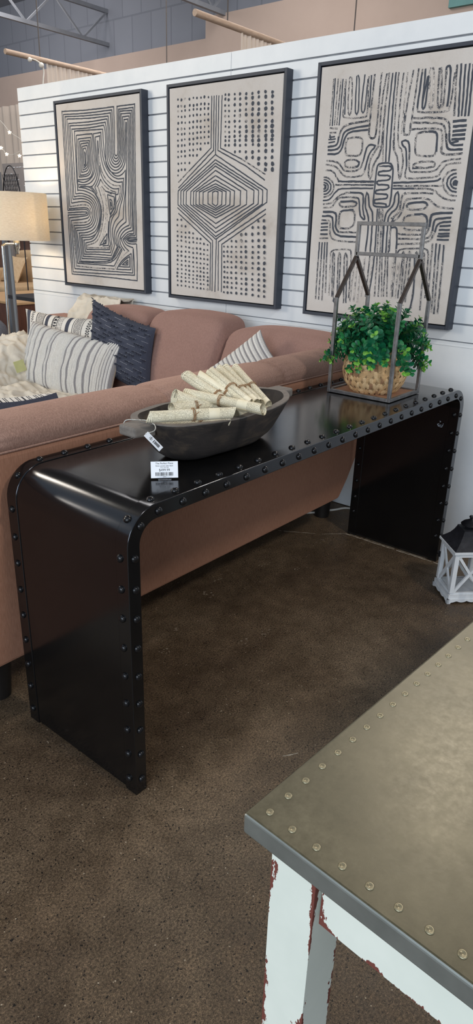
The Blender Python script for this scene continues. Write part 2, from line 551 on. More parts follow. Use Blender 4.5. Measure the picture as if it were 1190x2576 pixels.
M = dict(
    floor=make_floor(),
    residue=plain('old_adhesive_residue', srgb(168, 152, 132), srgb(112, 98, 82), 220, 0.8),
    chalk=plain('pale_sealant_line', srgb(206, 196, 180), srgb(160, 148, 130), 260, 0.8),
    slat=plain('white_slat_board', srgb(232, 235, 238), srgb(224, 228, 232), 8, 0.42),
    groove=plain('slat_groove', srgb(150, 154, 160), srgb(130, 134, 142), 20, 0.6),
    tan=plain('tan_painted_drywall', srgb(176, 158, 148), srgb(170, 152, 142), 2, 0.9),
    ceil=plain('grey_painted_ceiling', srgb(140, 142, 150), srgb(130, 132, 140), 2, 0.9),
    block=make_block(),
    steelj=plain('grey_painted_joist_steel', srgb(140, 144, 152), srgb(126, 130, 138), 5, 0.7),
    black=make_black(),
    rivet=plain('black_polished_rivet', srgb(40, 40, 42), srgb(24, 24, 26), 60, 0.22, 0.5),
    scuff=plain('white_scuff', srgb(150, 156, 166), srgb(120, 126, 136), 200, 0.8),
    zinc=make_zinc(),
    zincedge=plain('zinc_folded_edge', srgb(142, 146, 142), srgb(124, 128, 124), 18, 0.38, 0.6),
    zincrivet=plain('zinc_dished_rivet', srgb(156, 149, 124), srgb(118, 111, 88), 90, 0.38, 0.5),
    white=make_distressed(),
    sofa=make_weave('dusty_rose_brown_velvet', srgb(128, 100, 89), srgb(160, 129, 116), (1, 0.35, 0.3), 420, 0.5),
    sofab=make_weave('dusty_rose_brown_cushion_velvet', srgb(143, 112, 103), srgb(156, 123, 113), (0.4, 0.4, 0.1), 420, 0.12),
    sofaback=make_weave('dusty_rose_brown_back_panel', srgb(138, 99, 79), srgb(156, 114, 93), (0.9, 0.2, 0.05), 420, 0.25),
    foot=plain('black_sofa_foot', srgb(28, 24, 22), None, 30, 0.5),
    frame=plain('slate_black_frame', srgb(54, 60, 72), srgb(46, 52, 64), 12, 0.55),
    canvas=make_canvas(), ink=make_ink('brushed_ink', 0), dry=make_ink('dry_brushed_ink', 0.55), fade=make_ink('faint_dry_ink', 0.95),
    paper=make_text_paper(),
    twine=plain('jute_twine', srgb(168, 132, 96), srgb(126, 94, 66), 300, 0.9),
    bowl=make_wood('dark_weathered_wood', srgb(38, 35, 35), srgb(54, 49, 47), srgb(90, 78, 66), (7, 26, 26), 0.7, 0.35),
    bowlrim=make_wood('grey_worn_wood', srgb(92, 86, 82), srgb(112, 106, 101), srgb(130, 124, 117), (9, 60, 60), 0.7, 0.25),
    card=plain('white_card', srgb(244, 246, 250), srgb(238, 240, 246), 10, 0.5),
    print=plain('black_print', srgb(40, 40, 46), None, 10, 0.7),
    acryl=make_glass(),
    bead=plain('nickel_bead_chain', srgb(200, 200, 196), None, 60, 0.3, 0.8),
    iron=plain('raw_welded_steel', srgb(142, 140, 140), srgb(108, 106, 106), 40, 0.38, 0.75),
    rust=plain('dark_raw_steel_bar', srgb(92, 82, 78), srgb(70, 62, 58), 60, 0.42, 0.7),
    mdf=plain('brown_fibreboard', srgb(160, 118, 90), srgb(142, 102, 76), 40, 0.7),
    straw1=plain('light_water_hyacinth', srgb(228, 196, 150), srgb(204, 166, 120), 90, 0.75, bump=0.4, stretch=(1, 1, 4)),
    straw2=plain('mid_water_hyacinth', srgb(214, 176, 128), srgb(184, 144, 98), 90, 0.75, bump=0.4, stretch=(1, 1, 4)),
    straw3=plain('brown_water_hyacinth', srgb(170, 130, 94), srgb(132, 96, 68), 90, 0.8, bump=0.4, stretch=(1, 1, 4)),
    leaf1=plain('deep_green_leaf', srgb(24, 106, 70), srgb(16, 84, 56), 60, 0.42),
    leaf2=plain('mid_green_leaf', srgb(42, 128, 70), srgb(30, 106, 62), 60, 0.42),
    leaf3=plain('fresh_lime_leaf', srgb(128, 182, 66), srgb(96, 160, 62), 60, 0.45),
    stem=plain('green_stem', srgb(60, 104, 54), None, 60, 0.6),
    rope=plain('cream_wool_cord', srgb(236, 233, 227), srgb(218, 214, 208), 160, 0.95, bump=0.5, bscale=400),
    ropegap=plain('shade_darkened_slub_weave', srgb(172, 167, 167), srgb(134, 130, 131), 380, 0.95, bump=0.6, bscale=600),  # slub weave between cords, its colour darkened to stand in for their shadows
    cream=plain('cream_plain_cotton', srgb(224, 212, 196), srgb(208, 196, 178), 90, 0.95, bump=0.3),
    navy=plain('charcoal_navy_cotton', srgb(66, 70, 85), srgb(57, 61, 75), 140, 0.95, bump=0.35, bscale=500),
    offw=plain('off_white_cotton', srgb(224, 220, 214), srgb(212, 208, 202), 140, 0.95, bump=0.3, bscale=500),
    stitch=plain('pale_grey_stitching', srgb(178, 180, 190), None, 90, 0.9),
    inkc=plain('black_woven_pattern', srgb(48, 48, 54), None, 90, 0.95),
    throw=plain('cream_crinkled_throw', srgb(218, 210, 197), srgb(198, 189, 175), 9, 0.95, bump=0.5, bscale=60),
    label=plain('yellow_green_paper_label', srgb(196, 196, 140), None, 30, 0.7),
    chrome=plain('polished_nickel', srgb(214, 212, 206), srgb(196, 194, 188), 20, 0.14, 1.0),
    brushed=plain('brushed_steel', srgb(150, 156, 164), srgb(136, 142, 150), 40, 0.4, 0.8, stretch=(1, 1, 0.05)),
    shade=make_shade(),
    bulb=make_emit('warm_bulb', (1.0, 0.78, 0.46, 1), 14),
    star=make_emit('warm_star_light', (1.0, 0.80, 0.56, 1), 2.6),
    lwhite=make_wood('whitewashed_wood', srgb(196, 200, 206), srgb(222, 224, 226), srgb(234, 236, 238), (26, 26, 7), 0.65, 0.25),
    lblack=make_wood('black_painted_wood', srgb(28, 28, 32), srgb(38, 38, 43), srgb(52, 52, 58), (30, 30, 60), 0.6, 0.4),
    lmetal=plain('black_enamel_metal', srgb(24, 24, 28), srgb(36, 36, 40), 40, 0.3, 0.4),
    glass=make_glass(),
    dowel=plain('bare_wood_dowel', srgb(186, 164, 146), srgb(168, 144, 126), 20, 0.7, stretch=(1, 6, 6)),
    sheer=make_sheer('cream_sheer_voile', srgb(216, 204, 192), 0.66),
    cordm=plain('dark_hanging_chain', srgb(84, 78, 76), None, 60, 0.6),
    wcord=plain('white_flex', srgb(226, 222, 214), None, 30, 0.5),
    beige=plain('oatmeal_upholstery', srgb(196, 168, 132), srgb(182, 152, 116), 60, 0.9, bump=0.2),
    beigep=plain('beige_linen_pillow', srgb(206, 180, 146), srgb(188, 160, 126), 24, 0.9, bump=0.3),
    drape=plain('brown_drape', srgb(120, 92, 80), srgb(104, 78, 68), 10, 0.9),
    oak=plain('honey_wood_top', srgb(206, 170, 128), srgb(188, 150, 108), 12, 0.5, stretch=(1, 6, 1)),
    walnut=plain('dark_brown_wood', srgb(104, 66, 52), srgb(86, 54, 44), 9, 0.55, stretch=(6, 6, 1)),
    pouf=plain('grey_textured_pouf', srgb(112, 114, 122), srgb(84, 86, 94), 60, 0.9, bump=0.7, bscale=90),
    greywall=plain('grey_slat_panel', srgb(150, 142, 138), srgb(140, 132, 128), 6, 0.7),
    bstand=plain('black_metal_stand', srgb(40, 40, 46), None, 20, 0.5, 0.4),
    teal=plain('teal_window_frame', srgb(92, 142, 142), None, 10, 0.6),
    dkglass=plain('dark_window_pane', srgb(46, 58, 70), None, 4, 0.1),
)

# ------------------------------------------------------------------ structure
XW = 2.1024           # face of the slat-board partition
fl = MB()
fl.box((-9, -8, -0.1), (12, 14, 0))
fl.cur = 1


def blot(b, cx, cy, rx, ry, n=14, z=0.0006):
    pts = []
    for k in range(n):
        t = 2 * PI * k / n
        r = random.uniform(0.35, 1.0)
        pts.append((cx + rx * r * math.cos(t), cy + ry * r * math.sin(t), z))
    b.add([(cx, cy, z)] + pts, [(0, 1 + k, 1 + (k + 1) % n) for k in range(n)])


def scratch(b, pts, w, z=0.0007):
    P = []
    for (x0, y0), (x1, y1) in zip(pts[:-1], pts[1:]):
        n = max(2, int(math.hypot(x1 - x0, y1 - y0) / 0.012))
        for k in range(n):
            P.append(Vector((lerp(x0, x1, k / n), lerp(y0, y1, k / n), z)))
    P.append(Vector((*pts[-1], z)))
    P = [p + Vector((random.uniform(-.002, .002), random.uniform(-.002, .002), 0)) for p in P]
    b.cur = 2
    for p, q in zip(P[:-1], P[1:]):
        if random.random() < 0.12: continue
        d = (q - p).normalized()
        s = Vector((-d.y, d.x, 0)) * w * random.uniform(0.4, 1.0) / 2
        b.add([p - s, q - s, q + s, p + s], [(0, 1, 2, 3)])


scratch(fl, [(1.59, 0.72), (1.65, 0.62), (1.70, 0.542), (1.785, 0.457)], 0.005)
scratch(fl, [(1.785, 0.457), (1.786, 0.2), (1.787, -0.03)], 0.009)
scratch(fl, [(1.797, 0.44), (1.797, 0.2), (1.80, 0.0)], 0.004)
scratch(fl, [(0.36, -0.20), (0.40, -0.222)], 0.004)
fl.cur = 1
for (cx, cy, rx, ry) in [(0.898, 0.577, .03, .022), (0.90, 0.55, .02, .02), (0.73, 0.235, .022, .012), (0.50, 0.40, .022, .016), (0.48, 0.55, .02, .012), (0.83, .22, .025, .012),
                         (1.25, .55, .02, .012), (1.62, .50, .03, .015), (1.87, .53, .012, .01), (1.32, .42, .015, .008), (1.02, .62, .03, .02), (0.62, .47, .014, .010)]:
    for q in range(7):
        blot(fl, cx + random.uniform(-rx, rx), cy + random.uniform(-ry, ry), random.uniform(.003, .008), random.uniform(.002, .006), 8)
tag(fl.build('floor', [M['floor'], M['residue'], M['chalk']]), kind='structure')

# slat-board partition: boards, grooves with a lighter lower lip, smooth panel below
wb = MB()
Y0, Y1 = -1.7, 3.318
seam = 1.518
PITCH = 0.0771
for (ya, yb) in ((Y0, seam - 0.0012), (seam + 0.0012, Y1)):
    z1 = 2.1465
    for k in range(17):
        z0 = 2.0735 - PITCH * k
        if k == 16: z0 = 0.003
        if k == 16: z1 = 0.9125
        wb.cur = 0
        wb.box((XW, ya, z0), (XW + 0.010, yb, z1))
        z1 = z0 - 0.0075
    wb.cur = 1
    wb.box((XW + 0.010, ya, 0.003), (XW + 0.02, yb, 2.146))
wb.cur = 0
wb.box((XW + 0.02, Y0, 0.0), (XW + 0.09, Y1 - 0.004, 2.146))
wb.box((XW - 0.0015, Y0, 0.893), (XW, Y1, 0.899))
tag(wb.build('wall_back', [M['slat'], M['groove']], bevel=0.0012, seg=1), kind='structure')

# the shop hall beyond
t_ = MB().box((7.0, 6.12, 0.0), (7.2, 14, 3.67))
tag(t_.build('wall_left', M['tan']), kind='structure')
t_ = MB().box((6.995, -6, 0.0), (7.2, 6.12, 3.905))
tag(t_.build('wall_far', M['tan']), kind='structure')
t_ = MB().box((7.25, -6, 3.4), (7.4, 14, 6.3))
tag(t_.build('wall_upper', M['block']), kind='structure')
t_ = MB().box((-1.0, -6, 4.75), (7.4, 14, 4.85))
tag(t_.build('ceiling', M['ceil']), kind='structure')
j = MB()
for (yy, zz) in ((8.34, 3.9), (5.8, 3.9)):
    x0, x1 = 2.4, 7.25
    for dz in (0, 0.42):
        j.bar((x0, yy, zz + dz), (x1, yy, zz + dz), 0.05, 0.05)
    n = 10
    for k in range(n):
        xa, xb = lerp(x0, x1, k / n), lerp(x0, x1, (k + 1) / n)
        j.bar((xa, yy, zz + (0 if k % 2 else .42)), (xb, yy, zz + (.42 if k % 2 else 0)), 0.025, 0.025)
tag(j.build('trim_1', M['steelj']), kind='structure')
w_ = MB()
w_.cur = 0
w_.box((6.95, 2.05, 3.52), (6.995, 2.72, 4.5))
w_.cur = 1
w_.box((6.93, 1.0, 3.60), (6.95, 2.62, 4.5))
tag(w_.build('window_1', [M['teal'], M['dkglass']]), kind='structure')


# ------------------------------------------------------------------ riveted black console table
L, W, H, T, R = 1.834, 0.456, 0.78, 0.036, 0.088
ct = thing('console_table', 'long black waterfall console table with riveted edges behind the sofa', 'table', (L / 2, W / 2, 0))


def cpath(off, z0=0.0, n=10):
    r = R - off
    P = [(off, z0), (off, 0.25), (off, 0.5)]
    for k in range(n + 1):
        a = PI - PI / 2 * k / n
        P.append((R + r * math.cos(a), H - R + r * math.sin(a)))
    for k in range(1, 8): P.append((lerp(R, L - R, k / 8), H - off))
    for k in range(n + 1):
        a = PI / 2 - PI / 2 * k / n
        P.append((L - R + r * math.cos(a), H - R + r * math.sin(a)))
    P += [(L - off, 0.5), (L - off, 0.25), (L - off, z0)]
    return P


def csweep(b, ya, yb, o1, o2, z0=0.0):
    A, B = cpath(o1, z0), cpath(o2, z0)
    n = len(A)
    vs = []
    for (x, z), (u, w) in zip(A, B):
        vs += [(x, ya, z), (x, yb, z), (u, yb, w), (u, ya, w)]
    fs = []
    for i in range(n - 1):
        for k in range(4):
            l = (k + 1) % 4
            fs.append((i * 4 + k, i * 4 + l, (i + 1) * 4 + l, (i + 1) * 4 + k))
    fs += [(0, 3, 2, 1), tuple((n - 1) * 4 + k for k in range(4))]
    b.add(vs, fs)


b = MB()
csweep(b, 0.040, W - 0.040, 0.0022, T - 0.0022, 0.006)
body = b.build('table_body', M['black'], ct, smooth=35)
b = MB()
random.seed(3)
for q in range(7):
    a, e = random.uniform(0.055, 0.085), random.uniform(0.606, 0.628)
    dx, dz = random.uniform(-.012, .012), random.uniform(-.006, .006)
    b.add([(L - T - 0.0004, a, e), (L - T - 0.0004, a + dx, e + dz), (L - T - 0.0004, a + dx + .003, e + dz + .005), (L - T - 0.0004, a - .004, e + .006)], [(0, 1, 2, 3)])
b.build('paint_scuff', M['scuff'], body, label='pale scuff mark')
for (ya, yb) in ((0, 0.041), (W - 0.041, W)):
    b = MB()
    csweep(b, ya, yb, 0.0, T)
    b.build('edge_trim', M['black'], ct, smooth=35, bevel=0.0016)
rb = MB()
rb.lathe([(0.0098, -0.0005), (0.0098, 0.0012), (0.0090, 0.0034), (0.0068, 0.0057), (0.0036, 0.0070), (0.0, 0.0074)], (0, 0, 0), 14)
rme = None


def outer_stations():
    S = []
    for z in (0.043, 0.122, 0.197, 0.277, 0.356, 0.435, 0.514, 0.590, 0.668): S.append(((0, z), (-1, 0)))
    a = PI - PI / 4
    S.append(((R + R * math.cos(a), H - R + R * math.sin(a)), (math.cos(a), math.sin(a))))
    n = 21
    for k in range(n + 1): S.append(((lerp(0.095, L - 0.095, k / n), H), (0, 1)))
    a = PI / 4
    S.append(((L - R + R * math.cos(a), H - R + R * math.sin(a)), (math.cos(a), math.sin(a))))
    for z in (0.668, 0.590, 0.514, 0.435, 0.356, 0.277, 0.197, 0.122, 0.043): S.append(((L, z), (1, 0)))
    return S


def rivet_at(p, nrm, parent, src, name='rivet'):
    o = bpy.data.objects.new(name, src)
    COL.objects.link(o)
    o.parent = parent
    o.location = Vector(p) - ORG[parent]
    o.rotation_euler = Vector(nrm).to_track_quat('Z', 'Y').to_euler()
    return o


tmp = rb.build('rivet', M['rivet'], None, smooth=60)
rme = tmp.data
bpy.data.objects.remove(tmp)
ST = outer_stations()
stuff = MB()


def rivet_into(b, p, n):
    b.lathe([(0.0098, -0.0005), (0.0098, 0.0012), (0.0068, 0.0057), (0.0, 0.0074)], p, 10, axis=n)


cnt = 0
for (x, z), (nx, nz) in ST:
    if nx > 0.2:
        rivet_into(stuff, (x, 0.024, z), (nx, 0, nz))
    else:
        rivet_at((x, 0.026, z), (nx, 0, nz), ct, rme); cnt += 1
    rivet_at((x - nx * 0.020, 0, z - nz * 0.020), (0, -1, 0), ct, rme); cnt += 1
    if nx < -0.2 or (nx == 0 and (x < 0.45 or x > 1.2)):
        rivet_at((x, W - 0.018, z), (nx, 0, nz), ct, rme); cnt += 1
    else:
        rivet_into(stuff, (x, W - 0.018, z), (nx, 0, nz))
for z in (0.122, 0.197, 0.277, 0.356, 0.435, 0.514, 0.590, 0.668):
    rivet_into(stuff, (L - T, 0.020, z), (-1, 0, 0))
    rivet_into(stuff, (L - T, W - 0.020, z), (-1, 0, 0))
    rivet_into(stuff, (L - T + .02, W, z), (0, 1, 0))
o = stuff.build('rivet', M['rivet'], ct, smooth=60)
o['kind'] = 'stuff'

# ------------------------------------------------------------------ sofa
SY = 0.484            # outer back face
so = thing('corner_sofa', 'dusty rose-brown upholstered corner sofa between console table and slat wall', 'sofa', (0.7, 1.7, 0))
bk = MB()
prof = [(-0.62, 0.19), (1.735, 0.19), (1.80, 0.27), (1.865, 0.37), (1.925, 0.50), (1.965, 0.66), (1.985, 0.80), (-0.62, 0.80)]
n = len(prof)
bk.add([(x, SY, z) for x, z in prof] + [(x, SY + 0.13, z) for x, z in prof],
       [tuple(range(n)), tuple(range(2 * n - 1, n - 1, -1))] + [(i, (i + 1) % n, n + (i + 1) % n, n + i)[::-1] for i in range(n)])
bk.build('back_panel', M['sofaback'], so, bevel=0.012)
cs = [(0.497, 0.790), (0.487, 0.812), (0.484, 0.832), (0.492, 0.852), (0.520, 0.868), (0.562, 0.877), (0.610, 0.877), (0.662, 0.864), (0.705, 0.840), (0.732, 0.805), (0.742, 0.76), (0.742, 0.70), (0.738, 0.60), (0.735, 0.40)]


def back_section(xa, xb, seed):
    r = random.Random(seed)
    ph = [r.uniform(0, 6) for _ in range(3)]
    c0 = Vector((0, 0.60, 0.78))
    sm = [Vector((0, p[0], p[1])) for p in cs]
    sm = catmull(sm, 3)
    m = len(sm) - 1

    def fn(u, v):
        x = lerp(xa - .004, xb + .004, u)
        d = max(0, min(x - xa, xb - x))
        p = sm[int(round(v * m))].copy()
        k = 1 - 0.115 * math.exp(-d / 0.022) - 0.012 * math.cos(PI * u) ** 2
        pl = 0.007 * math.exp(-d / 0.05) * min(1, d / .006) * math.sin(v * 75 + ph[0])
        q = c0 + (p - c0) * (k + pl / 0.12 * 0.5)
        if p.z < 0.77: q.z = p.z
        lean = 0.0
        return Vector((x, q.y, q.z))
    b = MB()
    b.grid(fn, 90, m)
    return b.build('back_roll', M['sofa'], so, smooth=70)


for i, (xa, xb) in enumerate(((-0.62, 0.0), (0.0, 0.625), (0.625, 1.255), (1.255, 1.93))):
    back_section(xa, xb, i)
w_ = MB()
w_.tube([(-0.62, SY + 0.001, 0.803), (0.3, SY, 0.803), (1.2, SY, 0.803), (1.975, SY + 0.001, 0.803)], 0.003, 8)
w_.build('piping', M['sofa'], so, smooth=60)


def puff(b, lo, hi, p=0.12, nu=18, nv=14, f=None):
    """a soft upholstered block"""
    c = [(lo[k] + hi[k]) / 2 for k in range(3)]
    h = [(hi[k] - lo[k]) / 2 for k in range(3)]

    def sp(t, e): return math.copysign(abs(t) ** e, t)

    def fn(u, v):
        a, q = 2 * PI * u, PI * v
        e = 0.30
        x = sp(math.cos(a), e) * sp(math.sin(q), e)
        y = sp(math.sin(a), e) * sp(math.sin(q), e)
        z = sp(math.cos(q), e)
        P = Vector((c[0] + h[0] * x, c[1] + h[1] * y, c[2] + h[2] * z))
        return f(P) if f else P
    b.grid(fn, nu * 2, nv)
    return b


# seat, base, wall-side cushions
b = MB().box((0.9, 0.60, 0.19), (2.03, 2.90, 0.30)).box((-0.60, 0.60, 0.19), (0.9, 1.30, 0.30))
b.build('base', M['sofaback'], so, bevel=0.02)
b = MB().box((1.86, 0.62, 0.20), (2.05, 2.90, 0.80))
b.build('wall_side_back', M['sofab'], so, bevel=0.03)
for (xa, xb, ya, yb) in ((1.10, 1.80, 0.745, 1.40), (1.10, 1.80, 1.40, 2.0), (1.10, 1.80, 2.0, 2.60), (0.45, 1.10, 0.745, 1.30), (-0.58, 0.45, 0.745, 1.30)):
    puff(MB(), (xa, ya + .004, 0.29), (xb, yb - .004, 0.37)).build('seat_cushion', M['sofab'], so, smooth=75)
for i, (ya, yb, zt) in enumerate(((0.56, 1.245, 0.905), (1.245, 1.79, 0.935), (1.79, 2.33, 0.915), (2.33, 2.62, 0.78))):
    def lean(P, ya=ya, yb=yb, zt=zt):
        k = (P.z - 0.42) / (zt - 0.42)
        w = (P.y - (ya + yb) / 2) / ((yb - ya) / 2)
        P = P.copy()
        P.x += (1 - k) * -0.20 - 0.03 * (1 - w * w) * math.sin(PI * min(1, max(0, k)))
        P.z += 0.02 * (1 - w * w) * k - (0.02 if abs(w) > 0.93 else 0)
        P.y += (1 - k) * 0.02
        return P
    puff(MB(), (1.78, ya, 0.42), (2.02, yb, zt - 0.012), nu=26, nv=30, f=lean).build('back_cushion', M['sofab'], so, smooth=75)
b = MB()
puff(b, (1.02, 2.60, 0.19), (2.04, 2.88, 0.60), nu=20, nv=16)
b.build('arm', M['sofab'], so, smooth=75)
for (x, y) in ((1.90, 0.67), (0.0, 0.62), (1.05, 2.80), (1.95, 2.8), (-0.55, 1.2)):
    b = MB()
    b.lathe([(0.0, 0.0), (0.036, 0.0), (0.052, 0.19), (0, 0.19)], (x, y, 0), 18)
    b.build('foot', M['foot'], so, smooth=40)


# ------------------------------------------------------------------ pillows
def pillow(name, label, tl, tr, bl, thick, front, fmap=None, nu=60, nv=36, disp=None, group=None, mats=None, curl=0.0, smooth=70, wob=0.0):
    """tl, tr, bl: three corners of the face; front: mapping (u,v,side)->material slot"""
    tl, tr, bl = Vector(tl), Vector(tr), Vector(bl)
    U, V = tr - tl, bl - tl
    nrm = V.cross(U).normalized()
    if nrm.dot(CAM - tl) < 0: nrm = -nrm
    c = tl + U / 2 + V / 2
    t = thing(name, label, 'pillow', tl + U / 2 + V, group)
    b = MB()

    def pt(u, v, s):
        a, q = 2 * u - 1, 2 * v - 1
        pinch_u = 1 - 0.075 * (1 - q * q) if abs(a) > 0 else 1
        pinch_v = 1 - 0.10 * (1 - a * a)
        h = max(0.0, (1 - abs(a) ** 2.6) * (1 - abs(q) ** 2.6)) ** 0.55
        P = c + U / 2 * a * pinch_u + V / 2 * q * pinch_v + nrm * s * thick * h
        if disp and s > 0: P += nrm * disp(u, v) * min(1, h * 2.5, (1 - abs(a)) * 9, (1 - abs(q)) * 7)
        P.z += -curl * (1 - a * a) * (1 - v)
        if wob: P += U * wob * math.sin(v * 19 + u * 31) * (1 - a * a) * (1 - q * q)
        return P
    for s in (1, -1):
        n0 = len(b.f)
        b.grid((lambda u, v: pt(u, v, 1)) if s > 0 else (lambda u, v: pt(1 - u, v, -1)), nu, nv)
        for k in range(n0, len(b.f)):
            i, jj = divmod(k - n0, nv)
            uu = (i + 0.5) / nu
            b.m[k] = fmap(uu if s > 0 else 1 - uu, (jj + 0.5) / nv, s) if fmap else 0
    o = b.build('cover', mats or [front], t, smooth=smooth)
    return t, pt, nrm


# white corded lumbar pillow
rnd = random.Random(11)
cords = []
u_ = 0.02
while u_ < 0.985:
    cords.append(u_)
    u_ += rnd.choice([0.0165, 0.0165, 0.0175, 0.0175, 0.018, 0.018, 0.031, 0.040])


def corddisp(u, v):
    best = 9
    for c in cords:
        d = abs(u - c)
        best = min(best, d)
    k = math.exp(-(best / 0.0054) ** 2)
    return 0.014 * k * (0.92 + 0.08 * math.sin(v * 40 + c * 400))


def cordmap(u, v, s):
    if s < 0: return 2
    best = min(abs(u - c) for c in cords)
    return 0 if best < 0.0060 else 1


pillow('lumbar_pillow', 'long white lumbar pillow with thick corded stripes in front of the others', at(80, 806, 0, 1.59), at(316, 862, 0, 1.59), at(44, 966, 0, 1.44),
       0.085, None, cordmap, 440, 110, corddisp, mats=[M['rope'], M['ropegap'], M['cream']], curl=0.0, wob=0.004)


# patterned black and white lumbar pillow behind it
def pattmap(u, v, s):
    if s < 0: return 1
    bands = [(0.0, .035, 'dots'), (.035, .085, 'navy'), (.10, .14, 'oval'), (.175, .185, 'line'), (.19, .26, 'chev'), (.265, .272, 'line'), (.295, .33, 'navy'), (.375, .44, 'lad'),
             (.445, .50, 'dots'), (.535, .575, 'navy'), (.61, .616, 'line'), (.625, .70, 'chev'), (.706, .712, 'line'), (.75, .80, 'oval'), (.84, .88, 'navy'), (.90, .97, 'chev')]
    x, y = u * 0.86, v * 0.40
    for a, e, k in bands:
        if a <= u < e:
            w = (u - a) / (e - a)
            if k == 'navy': return 1
            if k == 'line': return 2
            if k == 'chev': return 2 if ((y / 0.0105 + abs(((w * 2) % 1.0) - 0.5) * 2.0) % 1.0) < 0.48 else 0
            if k == 'oval': return 2 if abs(math.hypot((w - .5) * 2, ((y / 0.022) % 1 - .5) * 2.0) - 0.62) < 0.22 else 0
            if k == 'lad': return 2 if ((y / 0.016) % 1.0 < 0.3 or abs(w - .1) < .07 or abs(w - .9) < .07 or (abs(w - .5) < .2 and (y / .032) % 1 < .45)) else 0
            if k == 'dots': return 2 if ((y / 0.008) % 1.0 < 0.5 and (w * 3) % 1 < 0.55) else 0
    return 0


pillow('patterned_pillow', 'black and cream tribal-striped lumbar pillow behind the white corded pillow', at(64, 776, 0, 1.70), at(300, 800, 0, 1.72), at(62, 895, 0, 1.62),
       0.06, None, pattmap, 300, 110, None, mats=[M['offw'], M['navy'], M['inkc']], curl=0.012)

# charcoal navy pillow with dash rows and fringe, standing on a corner
tn, npt, nn = pillow('charcoal_pillow', 'charcoal navy square pillow with white dashed stitching and fringe', at(234, 752, 0, 1.66), at(392, 826, 0, 1.70), at(222, 925, 0, 1.55),
                     0.075, M['navy'], None, 60, 50)
b = MB()
fr = MB()
rnd = random.Random(5)
for row in range(15):
    for colm in range(5):
        u0 = 0.06 + colm * 0.19 + (0.09 if row % 2 else 0.0) + rnd.uniform(-.01, .01)
        v0 = 0.06 + row * 0.061
        fringe = (colm + row // 2) % 3 != 2
        for k in range(9):
            u = u0 + k * 0.0125
            if u > 0.97: continue
            h = (1 - abs(2 * u - 1) ** 2.6) * (1 - abs(2 * v0 - 1) ** 2.6)
            p = npt(u, v0, 1) + nn * 0.0025
            q = npt(u + 0.007, v0 + 0.001, 1) + nn * 0.0025
            b.bar(p, q, 0.0018, 0.0014, nn)
            if fringe and rnd.random() < 0.8:
                e = npt(min(1, u + rnd.uniform(-.012, .012)), min(1, v0 + 0.034), 1) + nn * rnd.uniform(.006, .014)
                fr.tube([npt(u, v0 + .006, 1) + nn * .003, (npt(u, v0 + .006, 1) + e) / 2 + nn * .007, e], [0.0035, .003, .0015], 4)
for k in range(26):
    v = k / 25 * 0.8
    p = npt(0.0, v, 1)
    fr.tube([p, p + (p - npt(.2, v, 1)).normalized() * 0.014 + Vector((0, 0, rnd.uniform(-.006, .006)))], [.004, .002], 4)
    if k % 3 == 1: continue
    p = npt(0.05 + k * 0.036 + rnd.uniform(-.012, .012), 0.0, 1)
    fr.tube([p, p + Vector((rnd.uniform(-.006, .006), rnd.uniform(-.006, .006), 0.004)) + nn * rnd.uniform(-.003, .006)], [.004, .002], 4)
b.build('stitching', M['stitch'], tn, label='white dashed stitching')
tag(fr.build('fringe', M['navy'], tn, smooth=60), kind='stuff')

# small white corded pillow in the corner
cords2 = [0.03 + 0.075 * k for k in range(13)]


def cd2(u, v):
    return 0.012 * math.exp(-((min(abs(u - c) for c in cords2)) / 0.022) ** 2)


pillow('corner_pillow', 'small white corded pillow peeking out in the corner of the sofa', at(655, 829, 0, 1.66), at(722, 935, 0, 1.64), at(515, 935, 0, 1.54),
       0.05, None, lambda u, v, s: 0 if min(abs(v - c) for c in cords2) < 0.026 else 1, 60, 130, lambda u, v: cd2(v, u), mats=[M['rope'], M['ropegap']])

# navy-backed patterned pillow lying behind the near back
pb = thing('flat_pillow', 'navy-backed pillow with patterned top edge lying behind the near sofa back', 'pillow', (0.25, 0.95, 0.73))
b = MB()


def fp(s):
    def fn(u, v):
        a, q = 2 * u - 1, 2 * v - 1
        h = max(0, (1 - abs(a) ** 4) * (1 - abs(q) ** 3)) ** 0.5
        p0 = at(141, 979, 1, 0.86)
        x = lerp(-0.35, p0.x, u)
        base = lerp(0.70, p0.z, max(0, u * 1.2 - 0.2)) if False else p0.z
        y = 0.86 + 0.40 * v
        z = base - 0.006 - 0.26 * v - 0.012 * math.sin(u * 9)
        return Vector((x, y - 0.0, z)) + Vector((0, 0.52, 0.85)) * s * 0.05 * h + Vector((0, 0, -0.02 if s < 0 and v < .05 else 0))
    return fn


top = fp(1)
# a thick edge: navy underside facing the camera, patterned upper face
def edge(u, v):
    p = top(u, 0.0)
    return p + Vector((0, -0.045 * math.sin(PI * v * .5) , -0.13 * v))


b.cur = 0
n0 = len(b.f)
b.grid(top, 220, 30)
for k in range(n0, len(b.f)):
    i, jj = divmod(k - n0, 30)
    uu, vv = i / 220, jj / 30
    b.m[k] = 1 if (jj < 3 and math.sin(i * 1.9 + jj * 2.3) * math.sin(i * .83) > .25) or (2 <= jj < 6 and (math.sin(uu * 60) * .5 + .5 > (vv - .06) * 7) and jj % 2) else 0
b.cur = 2
b.grid(edge, 90, 8)
b.grid(lambda u, v: edge(u, 1.0) + Vector((0, 0.40 * v, -0.16 * v)), 90, 6)
b.build('cover', [M['offw'], M['inkc'], M['navy']], pb, smooth=50)


